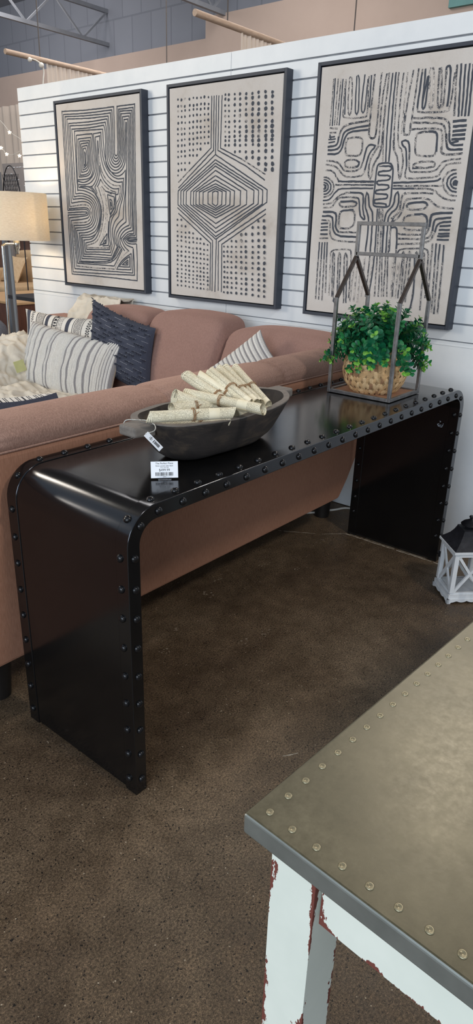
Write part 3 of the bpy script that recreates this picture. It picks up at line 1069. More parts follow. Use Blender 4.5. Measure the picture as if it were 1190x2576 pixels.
# ------------------------------------------------------------------ throws
def cloth(name, label, fn, nu, nv, amp, seed, mat, freq=14):
    r = random.Random(seed)
    W_ = [(r.uniform(3, freq), r.uniform(3, freq), r.uniform(0, 6), r.uniform(.3, 1)) for _ in range(9)]

    def g(u, v):
        p, nr = fn(u, v)
        h = sum(a * math.sin(fu * u * 2 + fv * v * 2 + ph + 1.5 * math.sin(fv * u)) for fu, fv, ph, a in W_) / 4
        P = Vector(p)
        q = P + Vector((seed, 0, 0))
        n1 = mnoise.noise(Vector((q.x * 9 + q.y * 3, q.y * 4 - q.x * 2, q.z * 5)))
        n2 = mnoise.noise(Vector((q.x * 20 - q.y * 6, q.y * 9 + q.x * 5, q.z * 12)) + Vector((5, 2, 1)))
        w = max(0, 1 - abs(n1) * 2.2) ** 2 * 1.1 + max(0, 1 - abs(n2) * 2.0) ** 2 * 0.45
        return P + Vector(nr).normalized() * (amp * (0.2 + 0.5 * abs(h) + w))
    t = thing(name, label, 'blanket', fn(.5, .5)[0])
    b = MB().grid(g, nu, nv)
    o = b.build('fabric', mat, t, smooth=75)
    md = o.modifiers.new('solidify', 'SOLIDIFY')
    md.thickness = 0.006
    return t, g


def throw_back(u, v):
    y = lerp(2.22, 2.60, u)
    if v < 0.35:
        k = v / 0.35
        return (lerp(1.97, 2.0, k) + .04, y, lerp(0.80, 0.935, k)), (1, 0, .3)
    k = (v - 0.35) / 0.65
    return (2.02 - 0.24 * k, y - 0.03 * k, 0.918 + 0.032 * math.sin(min(1, k * 2.2) * PI / 2) * (1 - k) - 0.20 * k * k), (-.5, 0, 1)


cloth('folded_throw', 'cream crinkled throw folded over top of the sofa back cushion by the wall', throw_back, 90, 90, 0.016, 3, M['throw'])


def throw_arm(u, v):
    x = lerp(0.98, 1.74, u)
    zt = lerp(0.55, 0.655, min(1, max(0, (x - 1.15) / 0.35)))
    if v < 0.25:
        k = v / 0.25
        return (x, 2.90, lerp(0.40, zt - .02, k)), (0, 1, .2)
    if v < 0.55:
        k = (v - .25) / .3
        return (x, lerp(2.89, 2.59, k), zt + 0.02 * math.sin(PI * k)), (0, 0, 1)
    if v < 0.72:
        k = (v - .55) / .17
        return (x, lerp(2.58, 2.48, k), lerp(zt, 0.47, k)), (0, -1, .4)
    k = (v - .72) / .28
    return (x - .25 * k, lerp(2.48, 1.65, k), 0.462), (0, 0, 1)


ta, tg = cloth('draped_throw', 'cream crumpled throw draped over the sofa arm beside floor lamp', throw_arm, 120, 200, 0.026, 8, M['throw'], 22)
lb = MB()
p = at(47, 935, 1, 2.48)
e1, e2 = Vector((0.058, -.012, 0.012)), Vector((-0.012, 0.012, 0.062))
q = p + Vector((-.03, -.03, 0.0))
lb.hexa([q, q + e1, q + e1 + Vector((0, .002, 0)), q + Vector((0, .002, 0)), q + e2, q + e1 + e2, q + e1 + e2 + Vector((0, .002, 0)), q + e2 + Vector((0, .002, 0))])
lb.build('paper_label', M['label'], ta, label='yellow-green paper label')

# ------------------------------------------------------------------ framed abstract paintings
XF = XW - 0.050       # front of the frames
XC = XF + 0.0045      # painted face


class Art:
    def __init__(s, name, label, y0, y1, z0=0.969, z1=2.037, dep=0.050):
        s.t = thing(name, label, 'painting', (XW, (y0 + y1) / 2, z0), 'framed abstract paintings on the slat wall')
        s.y0, s.y1, s.z0, s.z1 = y0, y1, z0, z1
        f = MB()
        wbar = 0.0145
        f.box((XF, y0, z0), (XW, y0 + wbar, z1)).box((XF, y1 - wbar, z0), (XW, y1, z1))
        f.box((XF, y0 + wbar, z0), (XW, y1 - wbar, z0 + wbar)).box((XF, y0 + wbar, z1 - wbar), (XW, y1 - wbar, z1))
        f.build('frame', M['frame'], s.t, bevel=0.0012, seg=1)
        s.c = MB()
        g = wbar + 0.0055
        s.c.box((XC, y0 + g, z0 + g), (XW - .004, y1 - g, z1 - g))
        s.k = 0

    def ribbon(s, yz, w, slot=1, jit=0.0007, closed=False, rnd=random):
        s.k += 1
        xo = XC - 0.0004 - 0.000008 * s.k
        P = []
        pts = list(yz)
        if closed: pts = pts + [pts[0]]
        for (a, b_), (c, d) in zip(pts[:-1], pts[1:]):
            n = max(1, int(math.hypot(c - a, d - b_) / 0.014))
            for q in range(n): P.append((lerp(a, c, q / n), lerp(b_, d, q / n)))
        P.append(pts[-1])
        P = [(y + rnd.uniform(-jit, jit), z + rnd.uniform(-jit, jit)) for y, z in P]
        vs = []
        N = len(P)
        for i, (y, z) in enumerate(P):
            d0 = Vector((P[i][0] - P[i - 1][0], P[i][1] - P[i - 1][1])) if i else None
            d1 = Vector((P[i + 1][0] - P[i][0], P[i + 1][1] - P[i][1])) if i < N - 1 else None
            d0, d1 = d0 or d1, d1 or d0
            if d0.length < 1e-7: d0 = d1
            if d1.length < 1e-7: d1 = d0
            if d0.length < 1e-7: d0 = d1 = Vector((1, 0))
            d0, d1 = d0.normalized(), d1.normalized()
            t = d0 + d1
            if t.length < 1e-3: t = d0
            t.normalize()
            nn_ = Vector((-t.y, t.x))
            k = 1 / max(0.6, nn_.dot(Vector((-d0.y, d0.x))))
            hw = w / 2 * k * rnd.uniform(0.86, 1.1)
            xi = xo - 0.0000012 * i
            vs += [(xi, y + nn_.x * hw, z + nn_.y * hw), (xi, y - nn_.x * hw, z - nn_.y * hw)]
        s.c.cur = slot
        s.c.add(vs, [(2 * i, 2 * i + 1, 2 * i + 3, 2 * i + 2) for i in range(N - 1)])

    def dot(s, y, z, ry, rz, slot=1, rnd=random):
        s.k += 1
        xo = XC - 0.0004 - 0.000008 * s.k
        n = 9
        a0 = rnd.uniform(0, 6)
        vs = [(xo, y + ry * rnd.uniform(.8, 1.15) * math.cos(a0 + 2 * PI * k / n), z + rz * rnd.uniform(.8, 1.15) * math.sin(a0 + 2 * PI * k / n)) for k in range(n)]
        s.c.cur = slot
        s.c.add(vs, [tuple(range(n))])

    def done(s):
        s.c.build('canvas', [M['canvas'], M['ink'], M['dry'], M['fade']], s.t)


def soften(P, it=2, lim=62, closed=False):
    for _ in range(it):
        Q = []
        N = len(P)
        for i in range(N):
            if not closed and (i == 0 or i == N - 1):
                Q.append(P[i]); continue
            a, b_, c = P[i - 1], P[i], P[(i + 1) % N]
            v0 = Vector((b_[0] - a[0], b_[1] - a[1]))
            v1 = Vector((c[0] - b_[0], c[1] - b_[1]))
            if v0.length < 1e-9 or v1.length < 1e-9 or math.degrees(v0.angle(v1)) > lim:
                Q.append(b_)
            else:
                Q.append((lerp(b_[0], a[0], .25), lerp(b_[1], a[1], .25)))
                Q.append((lerp(b_[0], c[0], .25), lerp(b_[1], c[1], .25)))
        P = Q
    return P


def tr(P, ox, oy, sc):
    out = []
    for x, y in P:
        p = at(ox + x / sc, oy + y / sc, 0, XC)
        out.append((p.y, p.z))
    return out


# --- left: labyrinth of concentric lines
A = Art('framed_painting', 'framed abstract of dense labyrinth lines, leftmost painting on the slat wall', 2.108, 2.886, 0.976, 2.035)
rnd = random.Random(21)
LN = []
C = [(165, 1511), (180, 1491), (195, 1461), (215, 1411), (235, 1361), (250, 1326), (272, 1286), (298, 1236)]
TL = [(85, 165), (105, 207), (128, 235), (153, 268), (175, 328), (195, 360), (220, 405), (255, 432)]
TR = [(790, 100), (765, 142), (745, 185), (715, 226), (700, 266), (675, 312), (655, 352), (640, 405)]
BL_ = [(835, 95), (855, 135), (872, 160), (888, 195), (910, 235), (930, 275), (955, 315)]
BR_ = [(1075, 64), (1055, 110), (1037, 148), (1018, 187), (1000, 227), (982, 267), (962, 318)]
D = [(1103, 1881), (1085, 1851), (1065, 1826), (1050, 1786), (1028, 1748), (1003, 1711), (960, 1666), (920, 1624), (858, 1591), (830, 1531), (805, 1470)]
for k in range(7):
    xl, xr, yb = 800 - 20 * k, 846 + 17 * k, 768 + 40 * k
    r = (xr - xl) / 2
    cx = (xl + xr) / 2
    P = [C[k], TL[k], ((TL[k][0] + TR[k][0]) / 2, (TL[k][1] + TR[k][1]) / 2 + 14), TR[k], (lerp(TR[k][0], xl, .8), 420), (xl + 2, 600)]
    for q in range(0, 9):
        a = PI - PI * q / 8
        P.append((cx + r * math.cos(a), yb - min(r * 2.2, 190) * (1 - math.sin(a))))
    P += [(xr, 560), (lerp(BL_[k][0], xr, .4), 400), BL_[k], BR_[k], (BR_[k][0] + 8, 900), (D[k][0] - 12, 1450), D[k]]
    LN.append((P, 1))
k = 7
LN.append(([C[7], TL[7], (450, 418), TR[7], (648, 560), (665, 760), (700, 900), (770, 1010), (830, 1048), (900, 1030), (950, 965), (955, 1200), (925, 1450), D[7]], 1))
LN.append(([(510, 468), (615, 450), (625, 640), (645, 800), (690, 940), (760, 1040), (840, 1085), (925, 1075), (925, 1300), (880, 1450), D[8]], 1))
LN.append(([(538, 512), (600, 497), (603, 660), (628, 860), (680, 1000), (750, 1090), (830, 1130), (907, 1122), (905, 1300), (850, 1440), D[9]], 1))
LN.append(([(575, 560), (585, 720), (605, 900), (640, 1020), (710, 1120), (790, 1172), (880, 1175), (878, 1330), (820, 1420), D[10]], 2))
LN.append(([(600, 900), (606, 990), (650, 1100), (730, 1190), (800, 1222), (858, 1215), (850, 1290), (815, 1300), (800, 1440)], 1))
LN.append(([(612, 1085), (650, 1160), (740, 1238), (822, 1262), (815, 1330)], 2))
LN.append(([(625, 1180), (690, 1262), (770, 1290)], 2))
for i in range(7):
    TL2 = [(280, 490), (303, 540), (325, 570), (342, 605), (360, 640), (375, 672), (395, 712)][i]
    TR2 = [(495, 467), (478, 518), (460, 560), (445, 590), (428, 625), (408, 662), (400, 715)][i]
    BL2 = [(296, 1095), (320, 1057), (338, 1032), (355, 992), (372, 960), (388, 930), (405, 905)][i]
    xr = [525, 503, 483, 465, 449, 434, 414][i]
    LN.append(([TL2, TR2, (xr, 760), (xr - 2, 880), (xr - 30 + i * 3, BL2[1] - 50 + i * 4), (xr - 90 + i * 11, BL2[1] - 8), BL2, TL2], 1))
LN.append(([(510, 468), (540, 700), (548, 880), (520, 1020), (460, 1100), (380, 1135), (300, 1112), (300, 1250)], 1))
LN.append(([(538, 512), (555, 720), (565, 900), (540, 1060), (475, 1140), (400, 1165), (315, 1155), (318, 1205)], 1))
LN.append(([(570, 560), (575, 760), (582, 950), (560, 1080), (520, 1160), (490, 1190), (420, 1185), (335, 1188)], 1))
LN.append(([(600, 900), (595, 1050), (560, 1150), (530, 1195)], 1))
LN.append(([(612, 1085), (590, 1150), (565, 1195)], 1))
LN.append(([(485, 1190), (530, 1240), (560, 1290)], 1))
o1 = 1136
B_ = [(190, 475), (212, 512), (230, 545), (250, 580), (268, 614), (287, 647), (320, 682), (342, 712), (360, 740), (385, 778), (410, 818), (430, 848)]
RXs = [452, 470, 490, 515, 540, 565, 590, 612, 628]
UP = [(400, 358), (400, 333), (395, 290), (390, 247), (372, 207), (362, 170), (360, 137), (380, 100), (420, 72)]
LO = [(410, 450), (410, 490), (410, 540), (420, 575), (420, 610), (430, 640), (450, 676), (470, 710), (490, 742)]
BB = [(240, 1210), (262, 1167), (287, 1130), (300, 1093), (322, 1075), (345, 1068), (360, 1030), (378, 998), (392, 970), (410, 940), (425, 905), (440, 882)]
FF = [[(640, 1238), (1073, 1256), (1070, 1060), (1058, 895)], [(640, 1195), (1050, 1226), (1055, 890)], [(560, 1160), (805, 1172)], [(520, 1110), (798, 1132), (905, 912)], [(560, 1092), (788, 1088), (890, 905)],
      [(560, 1072), (775, 1068), (868, 888)], [(560, 1035), (770, 1050), (850, 878)], [(560, 1008), (765, 1025), (838, 872)], [(560, 970), (758, 990), (800, 858)], [(560, 940), (748, 948), (768, 856)], [(560, 910), (735, 908), (748, 830)], [(560, 885), (722, 885), (738, 850)]]
for m_ in range(12):
    if m_ < 9:
        up, lo, rx = UP[m_], LO[m_], RXs[m_]
        cst = C[m_] if m_ < 8 else (312, o1 + 62)
        P = [(cst[0], cst[1]), (up[0], up[1] + o1), (lerp(up[0], rx, .72), up[1] + o1 + (405 - up[1]) * .25), (rx, 405 + o1), (lerp(lo[0], rx, .72), lo[1] + o1 - (lo[1] - 405) * .25), (lo[0], lo[1] + o1)]
    elif m_ == 9: P = [(332, 48 + o1), (460, 48 + o1), (530, 130 + o1), (600, 270 + o1), (622, 420 + o1), (580, 640 + o1), (510, 765 + o1)]
    elif m_ == 10: P = [(535, 60 + o1), (605, 230 + o1), (632, 420 + o1), (600, 650 + o1), (540, 785 + o1)]
    else: P = [(580, 60 + o1), (650, 280 + o1), (655, 470 + o1), (620, 680 + o1), (560, 812 + o1)]
    P += [(B_[m_][0], B_[m_][1] + o1), (BB[m_][0], BB[m_][1] + o1)] + [(x, y + o1) for x, y in FF[m_]]
    LN.append((P, 2 if m_ in (2, 11) else 1))
sh = lambda P: [(x, y + o1) for x, y in P]
LN.append((sh([(165, 408), (400, 393), (430, 400), (432, 415), (410, 427), (170, 437), (185, 700), (225, 1240), (640, 1275), (1110, 1332), (1112, 1000), (1102, 830)]), 1))
for g in ([(610, 60), (680, 240), (690, 470), (650, 680), (580, 850)], [(640, 70), (700, 260), (708, 480), (675, 680), (600, 850)], [(560, 100), (635, 330), (640, 520), (600, 690)]):
    LN.append((sh(g), 3))
LP = [[(1110, 766), (1005, 757), (985, 770), (1005, 785), (1110, 779)], [D[0], (1000, 736 + o1), (965, 770 + o1), (1000, 803 + o1), (1105, 800 + o1)],
      [D[1], (1000, 710 + o1), (940, 770 + o1), (985, 832 + o1), (1100, 830 + o1)], [D[2], (985, 690 + o1), (918, 770 + o1), (960, 850 + o1), (1055, 882 + o1)],
      [D[3], (970, 668 + o1), (890, 762 + o1), (930, 862 + o1), (1000, 932 + o1)], [D[4], (940, 640 + o1), (865, 750 + o1), (890, 860 + o1), (942, 925 + o1)],
      [D[5], (900, 622 + o1), (840, 740 + o1), (860, 850 + o1), (905, 912 + o1)], [D[6], (870, 600 + o1), (813, 720 + o1), (836, 840 + o1), (872, 886 + o1)],
      [D[7], (830, 570 + o1), (790, 700 + o1), (806, 810 + o1), (845, 882 + o1)], [D[8], (792, 540 + o1), (766, 680 + o1), (790, 800 + o1), (802, 858 + o1)],
      [D[9], (765, 480 + o1), (742, 620 + o1), (756, 780 + o1), (768, 856 + o1)], [D[10], (748, 430 + o1), (728, 540 + o1), (724, 740 + o1), (745, 832 + o1)]]
for i, g in enumerate(LP): LN.append((sh(g) if i == 0 else g, 1))
for g in ([(705, 160), (795, 190), (800, 335), (740, 425), (705, 160)], [(735, 220), (770, 238), (772, 345), (750, 362), (735, 220)], [(752, 262), (760, 320)], [(672, 110), (815, 150), (825, 380), (735, 480)], [(722, 520), (712, 700), (720, 850), (640, 858)],
          [(700, 690), (688, 822), (600, 850), (700, 690)], [(680, 770), (678, 818), (645, 822), (680, 770)],
          [(1030, 960), (1026, 1184), (830, 1176), (900, 1052), (1030, 960)], [(1010, 1000), (1008, 1146), (865, 1140), (930, 1055), (1010, 1000)], [(985, 1050), (985, 1116), (905, 1116), (985, 1050)], [(976, 1080), (968, 1100), (952, 1096), (976, 1080)]):
    LN.append((sh(g), 1))
LN.append((sh([(985, 925), (900, 1010), (830, 1100), (805, 1176)]), 3))
for P, sl in LN:
    A.ribbon(tr(soften(P), 140, 250, 5.409), 0.0068, sl, 0.0006, rnd=rnd)
A.done()

# --- middle: nested hexagons, stem lines and dots
A = Art('framed_painting', 'framed abstract of nested hexagons with rows of dots, middle painting', 1.140, 1.918, 0.972, 2.036)
rnd = random.Random(22)
S = 4.25
up = lambda P: tr(P, 430, 210, S)
o2 = 270 * S
dn = lambda P: tr([(x, y + o2) for x, y in P], 430, 210, S)
cat_ = lambda P, Q: up(P) + dn(Q)
wl = 0.0062
for P, sl in (([(437, 130), (430, 690), (200, 930)], 1), ([(200, 930), (78, 1060)], 2), ([(462, 130), (456, 715), (80, 1117)], 1), ([(488, 125), (477, 760)], 1), ([(513, 128), (503, 715), (800, 880), (1005, 1035)], 1), ([(548, 122), (530, 690), (760, 810)], 1), ([(760, 810), (1012, 975)], 2)):
    A.ribbon(up(P), wl, sl, rnd=rnd)
for P, sl in (([(70, 180), (446, 532), (440, 1075)], 1), ([(80, 240), (425, 562), (418, 1066)], 1), ([(1015, 197), (508, 545), (505, 1070)], 1), ([(1015, 247), (545, 572), (540, 1085)], 1), ([(487, 518), (470, 1080)], 1)):
    A.ribbon(dn(P), wl, sl, rnd=rnd)
AT = [760, 815, 850, 882, 930, 985, 1032, 1072, 1100, 1122, 1148]
LX = [78, 108, 135, 165, 213, 243, 270, 305, 345, 398, 445]
RXX = [1030, 982, 938, 888, 812, 745, 680, 635, 590, 548, 505]
LB = [150, 148, 146, 145, 150, 150, 146, 146, 144, 138, 138]
RB = [122, 140, 140, 135, 145, 152, 154, 150, 148, 148, 142]
AB = [518, 490, 448, 400, 350, 290, 262, 235, 208, 190, 165]
for i in range(11):
    yt = 1148 + (i > 8) * 10
    lv = lerp(1150, 1165, i / 10)
    rv = lerp(1138, 1160, i / 10)
    pts = up([(477, AT[i]), (LX[i], lv)]) + dn([(LX[i] - 2, LB[i]), (480, AB[i]), (RXX[i] - 4, RB[i])]) + up([(RXX[i], rv)])
    A.ribbon(pts, wl, 1, closed=True, rnd=rnd)


def dots(colsx, rows, fn, cut, rs):
    for ci, x in enumerate(colsx):
        for ri, y in enumerate(rows):
            yy = fn(x, y)
            if cut(x, yy): continue
            p = up([(x, yy)])[0]
            r = rs(ci / (len(colsx) - 1)) * rnd.uniform(.8, 1.2)
            A.dot(p[0] + rnd.uniform(-.002, .002), p[1] + rnd.uniform(-.002, .002), r * 0.95, r, 1 if rnd.random() < .95 else 2, rnd)


dots([78, 115, 150, 200, 240, 282, 320, 362, 402], [175, 248, 297, 358, 424, 488, 548, 607, 665, 730, 785, 860, 928, 988],
     lambda x, y: y - (x - 78) / 324 * (32 if y < 700 else 36), lambda x, y: y > 690 + (430 - x) * 1.051 - 52 or (x > 350 and y > 690), lambda t: 0.0062)
dots([583, 622, 685, 738, 805, 875, 940, 1015, 1085], [120, 172, 235, 297, 353, 410, 465, 518, 568, 613, 662, 722, 790, 858, 918],
     lambda x, y: y - (x - 583) / 502 * (32 if y < 400 else 10) + (0 if y < 700 else 12), lambda x, y: y > 690 + (x - 530) * 0.57 - 28, lambda t: 0.0062 + 0.0030 * t)
o2b = o2
dots([73, 115, 160, 198, 240, 280, 318, 355, 395], [y + o2b for y in (305, 367, 432, 485, 530, 590, 640, 690, 740, 788, 833, 877, 915, 958, 1008)],
     lambda x, y: y + (x - 73) / 322 * 44, lambda x, y: y - o2b < 240 + (x - 80) * 0.93 + 38, lambda t: 0.0060)
dots([572, 608, 650, 700, 755, 805, 875, 940, 1000], [y + o2b for y in (330, 400, 470, 540, 595, 648, 702, 757, 812, 867, 922, 977, 1028, 1080)],
     lambda x, y: y + (x - 572) / 428 * (48 * (y - o2b - 540) / 540 if y - o2b > 540 else -8), lambda x, y: y - o2b < 570 - (x - 545) * 0.688 + 22, lambda t: 0.0062 + 0.0022 * t)
A.done()

# --- right: broad symmetrical brush strokes
A = Art('framed_painting', 'framed abstract of broad curving maze strokes, rightmost painting behind the greenery', 0.204, 0.972, 0.966, 2.037)
rnd = random.Random(23)


def s3(P, w=0.0095, sl=1, ox=800, oy=140, sc=3.051, closed=False, it=2, lim=100):
    A.ribbon(tr(soften(P, it, lim, closed), ox, oy, sc), w * 0.76, sl, 0.0009, closed, rnd)


for P in ([(122, 180), (92, 540)], [(155, 178), (128, 535)], [(178, 175), (145, 535)]): s3(P, .007, 2)
for P in ([(132, 175), (110, 540)], [(193, 178), (163, 535)]): s3(P, .008, 1)
for P, sl in (([(240, 172), (228, 430), (243, 455), (258, 432), (266, 185), (252, 162)], 2), ([(300, 155), (282, 430), (298, 450), (312, 425), (320, 172), (308, 150)], 1), ([(360, 145), (330, 410), (345, 440), (360, 425), (385, 180)], 1)): s3(P, .008, sl, closed=sl == 2)
s3([(215, 180), (205, 452)], .008, 1)
s3([(212, 185), (188, 455), (205, 482), (365, 475), (380, 455), (392, 150)], .009, 2)
s3([(412, 148), (395, 400)], .009, 1)
s3([(438, 140), (405, 440), (390, 600), (400, 632), (425, 638), (445, 615), (455, 500), (478, 240), (492, 125)], .010, 2)
s3([(405, 440), (390, 600), (400, 632), (425, 638), (445, 615), (452, 540)], .011, 1)
s3([(530, 135), (500, 280), (478, 480), (468, 690), (430, 745), (395, 805), (385, 920), (400, 942), (412, 922), (427, 830), (470, 770), (490, 690), (505, 500), (530, 290), (548, 130)], .0095, 2)
s3([(468, 690), (430, 745), (395, 805), (385, 920), (400, 942), (412, 922), (427, 830), (470, 770), (488, 700)], .0105, 1)
for P, sl, w in (([(550, 130), (505, 500), (497, 812)], 2, .007), ([(575, 130), (535, 480), (519, 815)], 1, .0085), ([(600, 125), (572, 420), (545, 815)], 1, .0095),
                 ([(622, 125), (598, 350), (580, 700), (595, 752), (615, 790), (618, 925), (628, 942), (638, 925), (655, 800), (645, 722), (615, 690), (613, 600), (635, 300), (660, 130)], 2, .008),
                 ([(580, 650), (580, 710), (595, 752), (615, 790), (618, 925), (628, 942), (638, 925), (655, 800)], 1, .0095),
                 ([(690, 125), (655, 440), (640, 600)], 3, .008), ([(735, 110), (690, 330), (655, 600), (680, 612), (705, 600), (722, 470), (775, 100)], 2, .009), ([(670, 440), (655, 600), (680, 612), (705, 600), (712, 520)], 1, .0105),
                 ([(640, 660), (680, 645), (705, 680), (700, 800), (700, 880), (720, 896), (900, 890), (930, 850), (965, 805), (1100, 790)], 2, .009),
                 ([(700, 800), (705, 680), (680, 645), (640, 660), (650, 690), (678, 712), (680, 850)], 1, .010),
                 ([(680, 850), (665, 930), (690, 945), (920, 935), (950, 880), (985, 830), (1100, 822)], 2, .009)): s3(P, w, sl)
for P, sl in (([(440, 690), (400, 680), (370, 710), (350, 800), (322, 885), (200, 890), (180, 850), (150, 815), (65, 805)], 2), ([(440, 690), (430, 712), (400, 740), (380, 800), (352, 905), (325, 928), (205, 935), (165, 880), (130, 845), (60, 835)], 2),
              ([(60, 880), (118, 882), (150, 950), (170, 968), (430, 970)], 2)): s3(P, .0095, sl)
s3([(350, 800), (370, 710), (400, 680), (440, 690), (430, 712), (400, 740), (380, 800), (360, 880)], .010, 1)
for P, sl, w in (([(805, 100), (760, 410), (772, 438), (985, 432), (1015, 405), (1052, 130)], 2, .009), ([(800, 130), (762, 400)], 1, .011), ([(828, 100), (800, 380)], 1, .010), ([(845, 160), (795, 385), (808, 408), (825, 390), (850, 150)], 1, .010),
                 ([(862, 92), (850, 385), (868, 408), (886, 380), (892, 110), (878, 88)], 3, .010), ([(935, 92), (915, 385), (932, 402), (948, 372), (952, 112), (945, 88)], 2, .010), ([(985, 150), (985, 90), (1005, 75), (1022, 90), (1010, 250), (992, 390)], 1, .011), ([(985, 110), (965, 380), (950, 402)], 2, .009)): s3(P, w, sl)
for P, sl in (([(1068, 70), (1045, 465)], 2), ([(1100, 60), (1078, 470)], 1), ([(1135, 65), (1102, 465)], 1), ([(1165, 60), (1130, 465)], 1), ([(1195, 60), (1155, 465)], 1)): s3(P, .010, sl)
for (x0, y0, x1, y1) in ((1035, 505, 1142, 495), (1035, 545, 1142, 535), (1032, 580, 1138, 570), (1030, 610, 1132, 602), (1025, 645, 1130, 636)): s3([(x0, y0), (x1, y1)], .0125, 1)
s3([(1015, 672), (1080, 655)], .012, 1)
for P, sl in (([(730, 480), (950, 475), (1000, 500), (1012, 550), (1005, 650), (1030, 690), (1115, 682)], 2), ([(725, 515), (940, 515), (980, 545), (985, 680), (1000, 725), (1112, 718)], 2), ([(715, 565), (930, 555), (960, 590), (950, 690), (945, 765), (1110, 752)], 2)): s3(P, .010, sl)
for P in ([(985, 600), (985, 680), (1000, 725), (1112, 718)], [(948, 700), (945, 765), (1110, 752)], [(1010, 600), (1005, 650), (1030, 690), (1115, 682)]): s3(P, .011, 1)
s3([(770, 590), (890, 580), (918, 605), (905, 745), (885, 775), (765, 770), (742, 740), (752, 615)], .010, 2, closed=True)
s3([(850, 583), (900, 583), (918, 605), (908, 740)], .011, 1)
s3([(735, 822), (885, 808), (902, 835), (880, 860), (735, 862)], .010, 2, closed=True)
s3([(800, 860), (730, 862), (735, 830)], .011, 1)
for P in ([(90, 555), (150, 560)], [(90, 592), (142, 590)]): s3(P, .009, 2)
for P in ([(80, 645), (136, 640)], [(80, 668), (132, 660)], [(92, 605), (100, 640)], [(85, 625), (130, 622)]): s3(P, .008, 1)
for P, sl in (([(75, 700), (150, 692), (165, 600), (200, 528), (390, 500)], 2), ([(75, 725), (168, 722), (190, 605), (225, 565), (390, 535)], 1), ([(72, 757), (175, 755), (205, 625), (245, 582), (385, 570)], 1)): s3(P, .0105, sl)
s3([(75, 700), (150, 692), (160, 620)], .0105, 1)
s3([(232, 632), (325, 625), (346, 650), (336, 745), (310, 770), (222, 768), (210, 745), (215, 655)], .0095, 2, closed=True)
s3([(222, 768), (210, 745), (215, 655), (232, 632)], .010, 1)
s3([(215, 800), (310, 798), (318, 850), (218, 860), (203, 830)], .009, 2, closed=True)
s3([(265, 858), (312, 852), (316, 810)], .010, 1)
g3 = dict(ox=740, oy=90, sc=2.644)
s3([(572, 848), (660, 845), (655, 960), (640, 1125), (620, 1140), (532, 1138), (525, 1110), (548, 900), (555, 860)], .0095, 1, closed=True, **g3)
ser = [(650, 868)]
ser = [(572, 868), (640, 866), (650, 890), (570, 897)]
xs0, xs1 = 572, 640
P = [(572, 868)]
rows = 9
for i in range(rows):
    y = 868 + i * 31
    sx = -4.5 * i
    a, c = (572 + sx, 642 + sx)
    if i % 2 == 0: P += [(a, y), (c, y - 2), (c + 9, y + 15)]
    else: P += [(c, y), (a, y + 2), (a - 9, y + 15)]
s3(P, .0095, 1, **g3)
g4 = dict(ox=780, oy=440, sc=2.902)
for P, sl, w in (([(205, 48), (468, 48)], 1, .0095), ([(185, 72), (465, 74)], 2, .009), ([(250, 70), (465, 74)], 1, .006), ([(95, 188), (145, 182), (195, 112), (225, 98), (462, 98)], 1, .009), ([(608, 57), (920, 50), (955, 25)], 1, .0105), ([(608, 80), (965, 80)], 2, .009),
                 ([(604, 101), (760, 100)], 1, .0095), ([(760, 100), (900, 102), (940, 145), (990, 180), (1060, 187)], 2, .0095), ([(95, 212), (160, 208), (220, 140), (300, 128)], 2, .0095), ([(260, 130), (378, 130), (390, 152), (385, 270), (405, 322), (388, 326), (362, 290), (362, 178), (340, 165)], 1, .010), ([(340, 165), (215, 160), (180, 205), (160, 238), (95, 240)], 2, .0095),
                 ([(95, 270), (183, 270), (195, 300), (183, 385), (210, 418)], 1, .0125), ([(210, 418), (345, 420)], 2, .010), ([(88, 300), (160, 300), (168, 330), (165, 400), (200, 450), (345, 452)], 1, .0115), ([(85, 330), (142, 330), (148, 360), (145, 440), (175, 482), (345, 490)], 2, .0095),
                 ([(492, 245), (475, 560), (455, 720), (425, 900)], 1, .0085), ([(506, 245), (490, 600), (470, 890)], 2, .008), ([(520, 245), (512, 600), (498, 890)], 2, .008), ([(533, 245), (525, 600), (522, 890)], 2, .007),
                 ([(405, 165), (415, 130), (430, 150), (430, 230), (460, 272), (455, 360), (440, 560)], 1, .0095), ([(405, 165), (402, 240), (428, 295), (425, 400), (405, 560)], 1, .0095), ([(440, 560), (405, 890)], 2, .008),
                 ([(650, 150), (640, 125), (622, 140), (612, 225), (555, 272), (540, 350), (525, 600)], 1, .0095), ([(650, 150), (643, 240), (575, 292), (568, 350), (552, 600)], 1, .0095), ([(552, 600), (535, 890)], 2, .008),
                 ([(900, 135), (690, 130), (665, 160), (658, 270), (592, 320)], 2, .0095), ([(700, 130), (670, 150), (658, 270), (590, 322), (578, 560)], 1, .009), ([(590, 385), (630, 378), (636, 420), (630, 540)], 1, .0105), ([(630, 540), (600, 890)], 2, .009), ([(588, 385), (568, 560), (560, 890)], 2, .008),
                 ([(1050, 245), (950, 240), (905, 215), (865, 168), (720, 172), (690, 192), (680, 255), (640, 320), (592, 347)], 2, .0095),
                 ([(1042, 277), (890, 280), (880, 310), (862, 420), (825, 440), (640, 430)], 2, .010), ([(1042, 277), (890, 280), (880, 320), (872, 380)], 1, .0125), ([(1032, 312), (918, 320), (903, 350), (890, 430), (850, 470), (640, 465)], 2, .010), ([(1032, 312), (918, 320), (903, 350), (895, 410)], 1, .011),
                 ([(1032, 340), (930, 350), (912, 420), (880, 478), (830, 500), (635, 505)], 2, .010), ([(1032, 340), (930, 350), (912, 420)], 1, .010)): s3(P, w, sl, **g4)
for (x0, y0, x1, y1) in ((945, 375, 1028, 370), (940, 402, 1022, 400), (935, 430, 1018, 430), (930, 448, 1016, 448), (925, 474, 1012, 475), (80, 355, 132, 352), (80, 380, 132, 378), (78, 403, 130, 402), (76, 433, 130, 433)): s3([(x0, y0), (x1, y1)], .0105 if x0 > 500 else .0095, 1, **g4)
s3([(70, 463), (132, 462)], .008, 2, **g4)
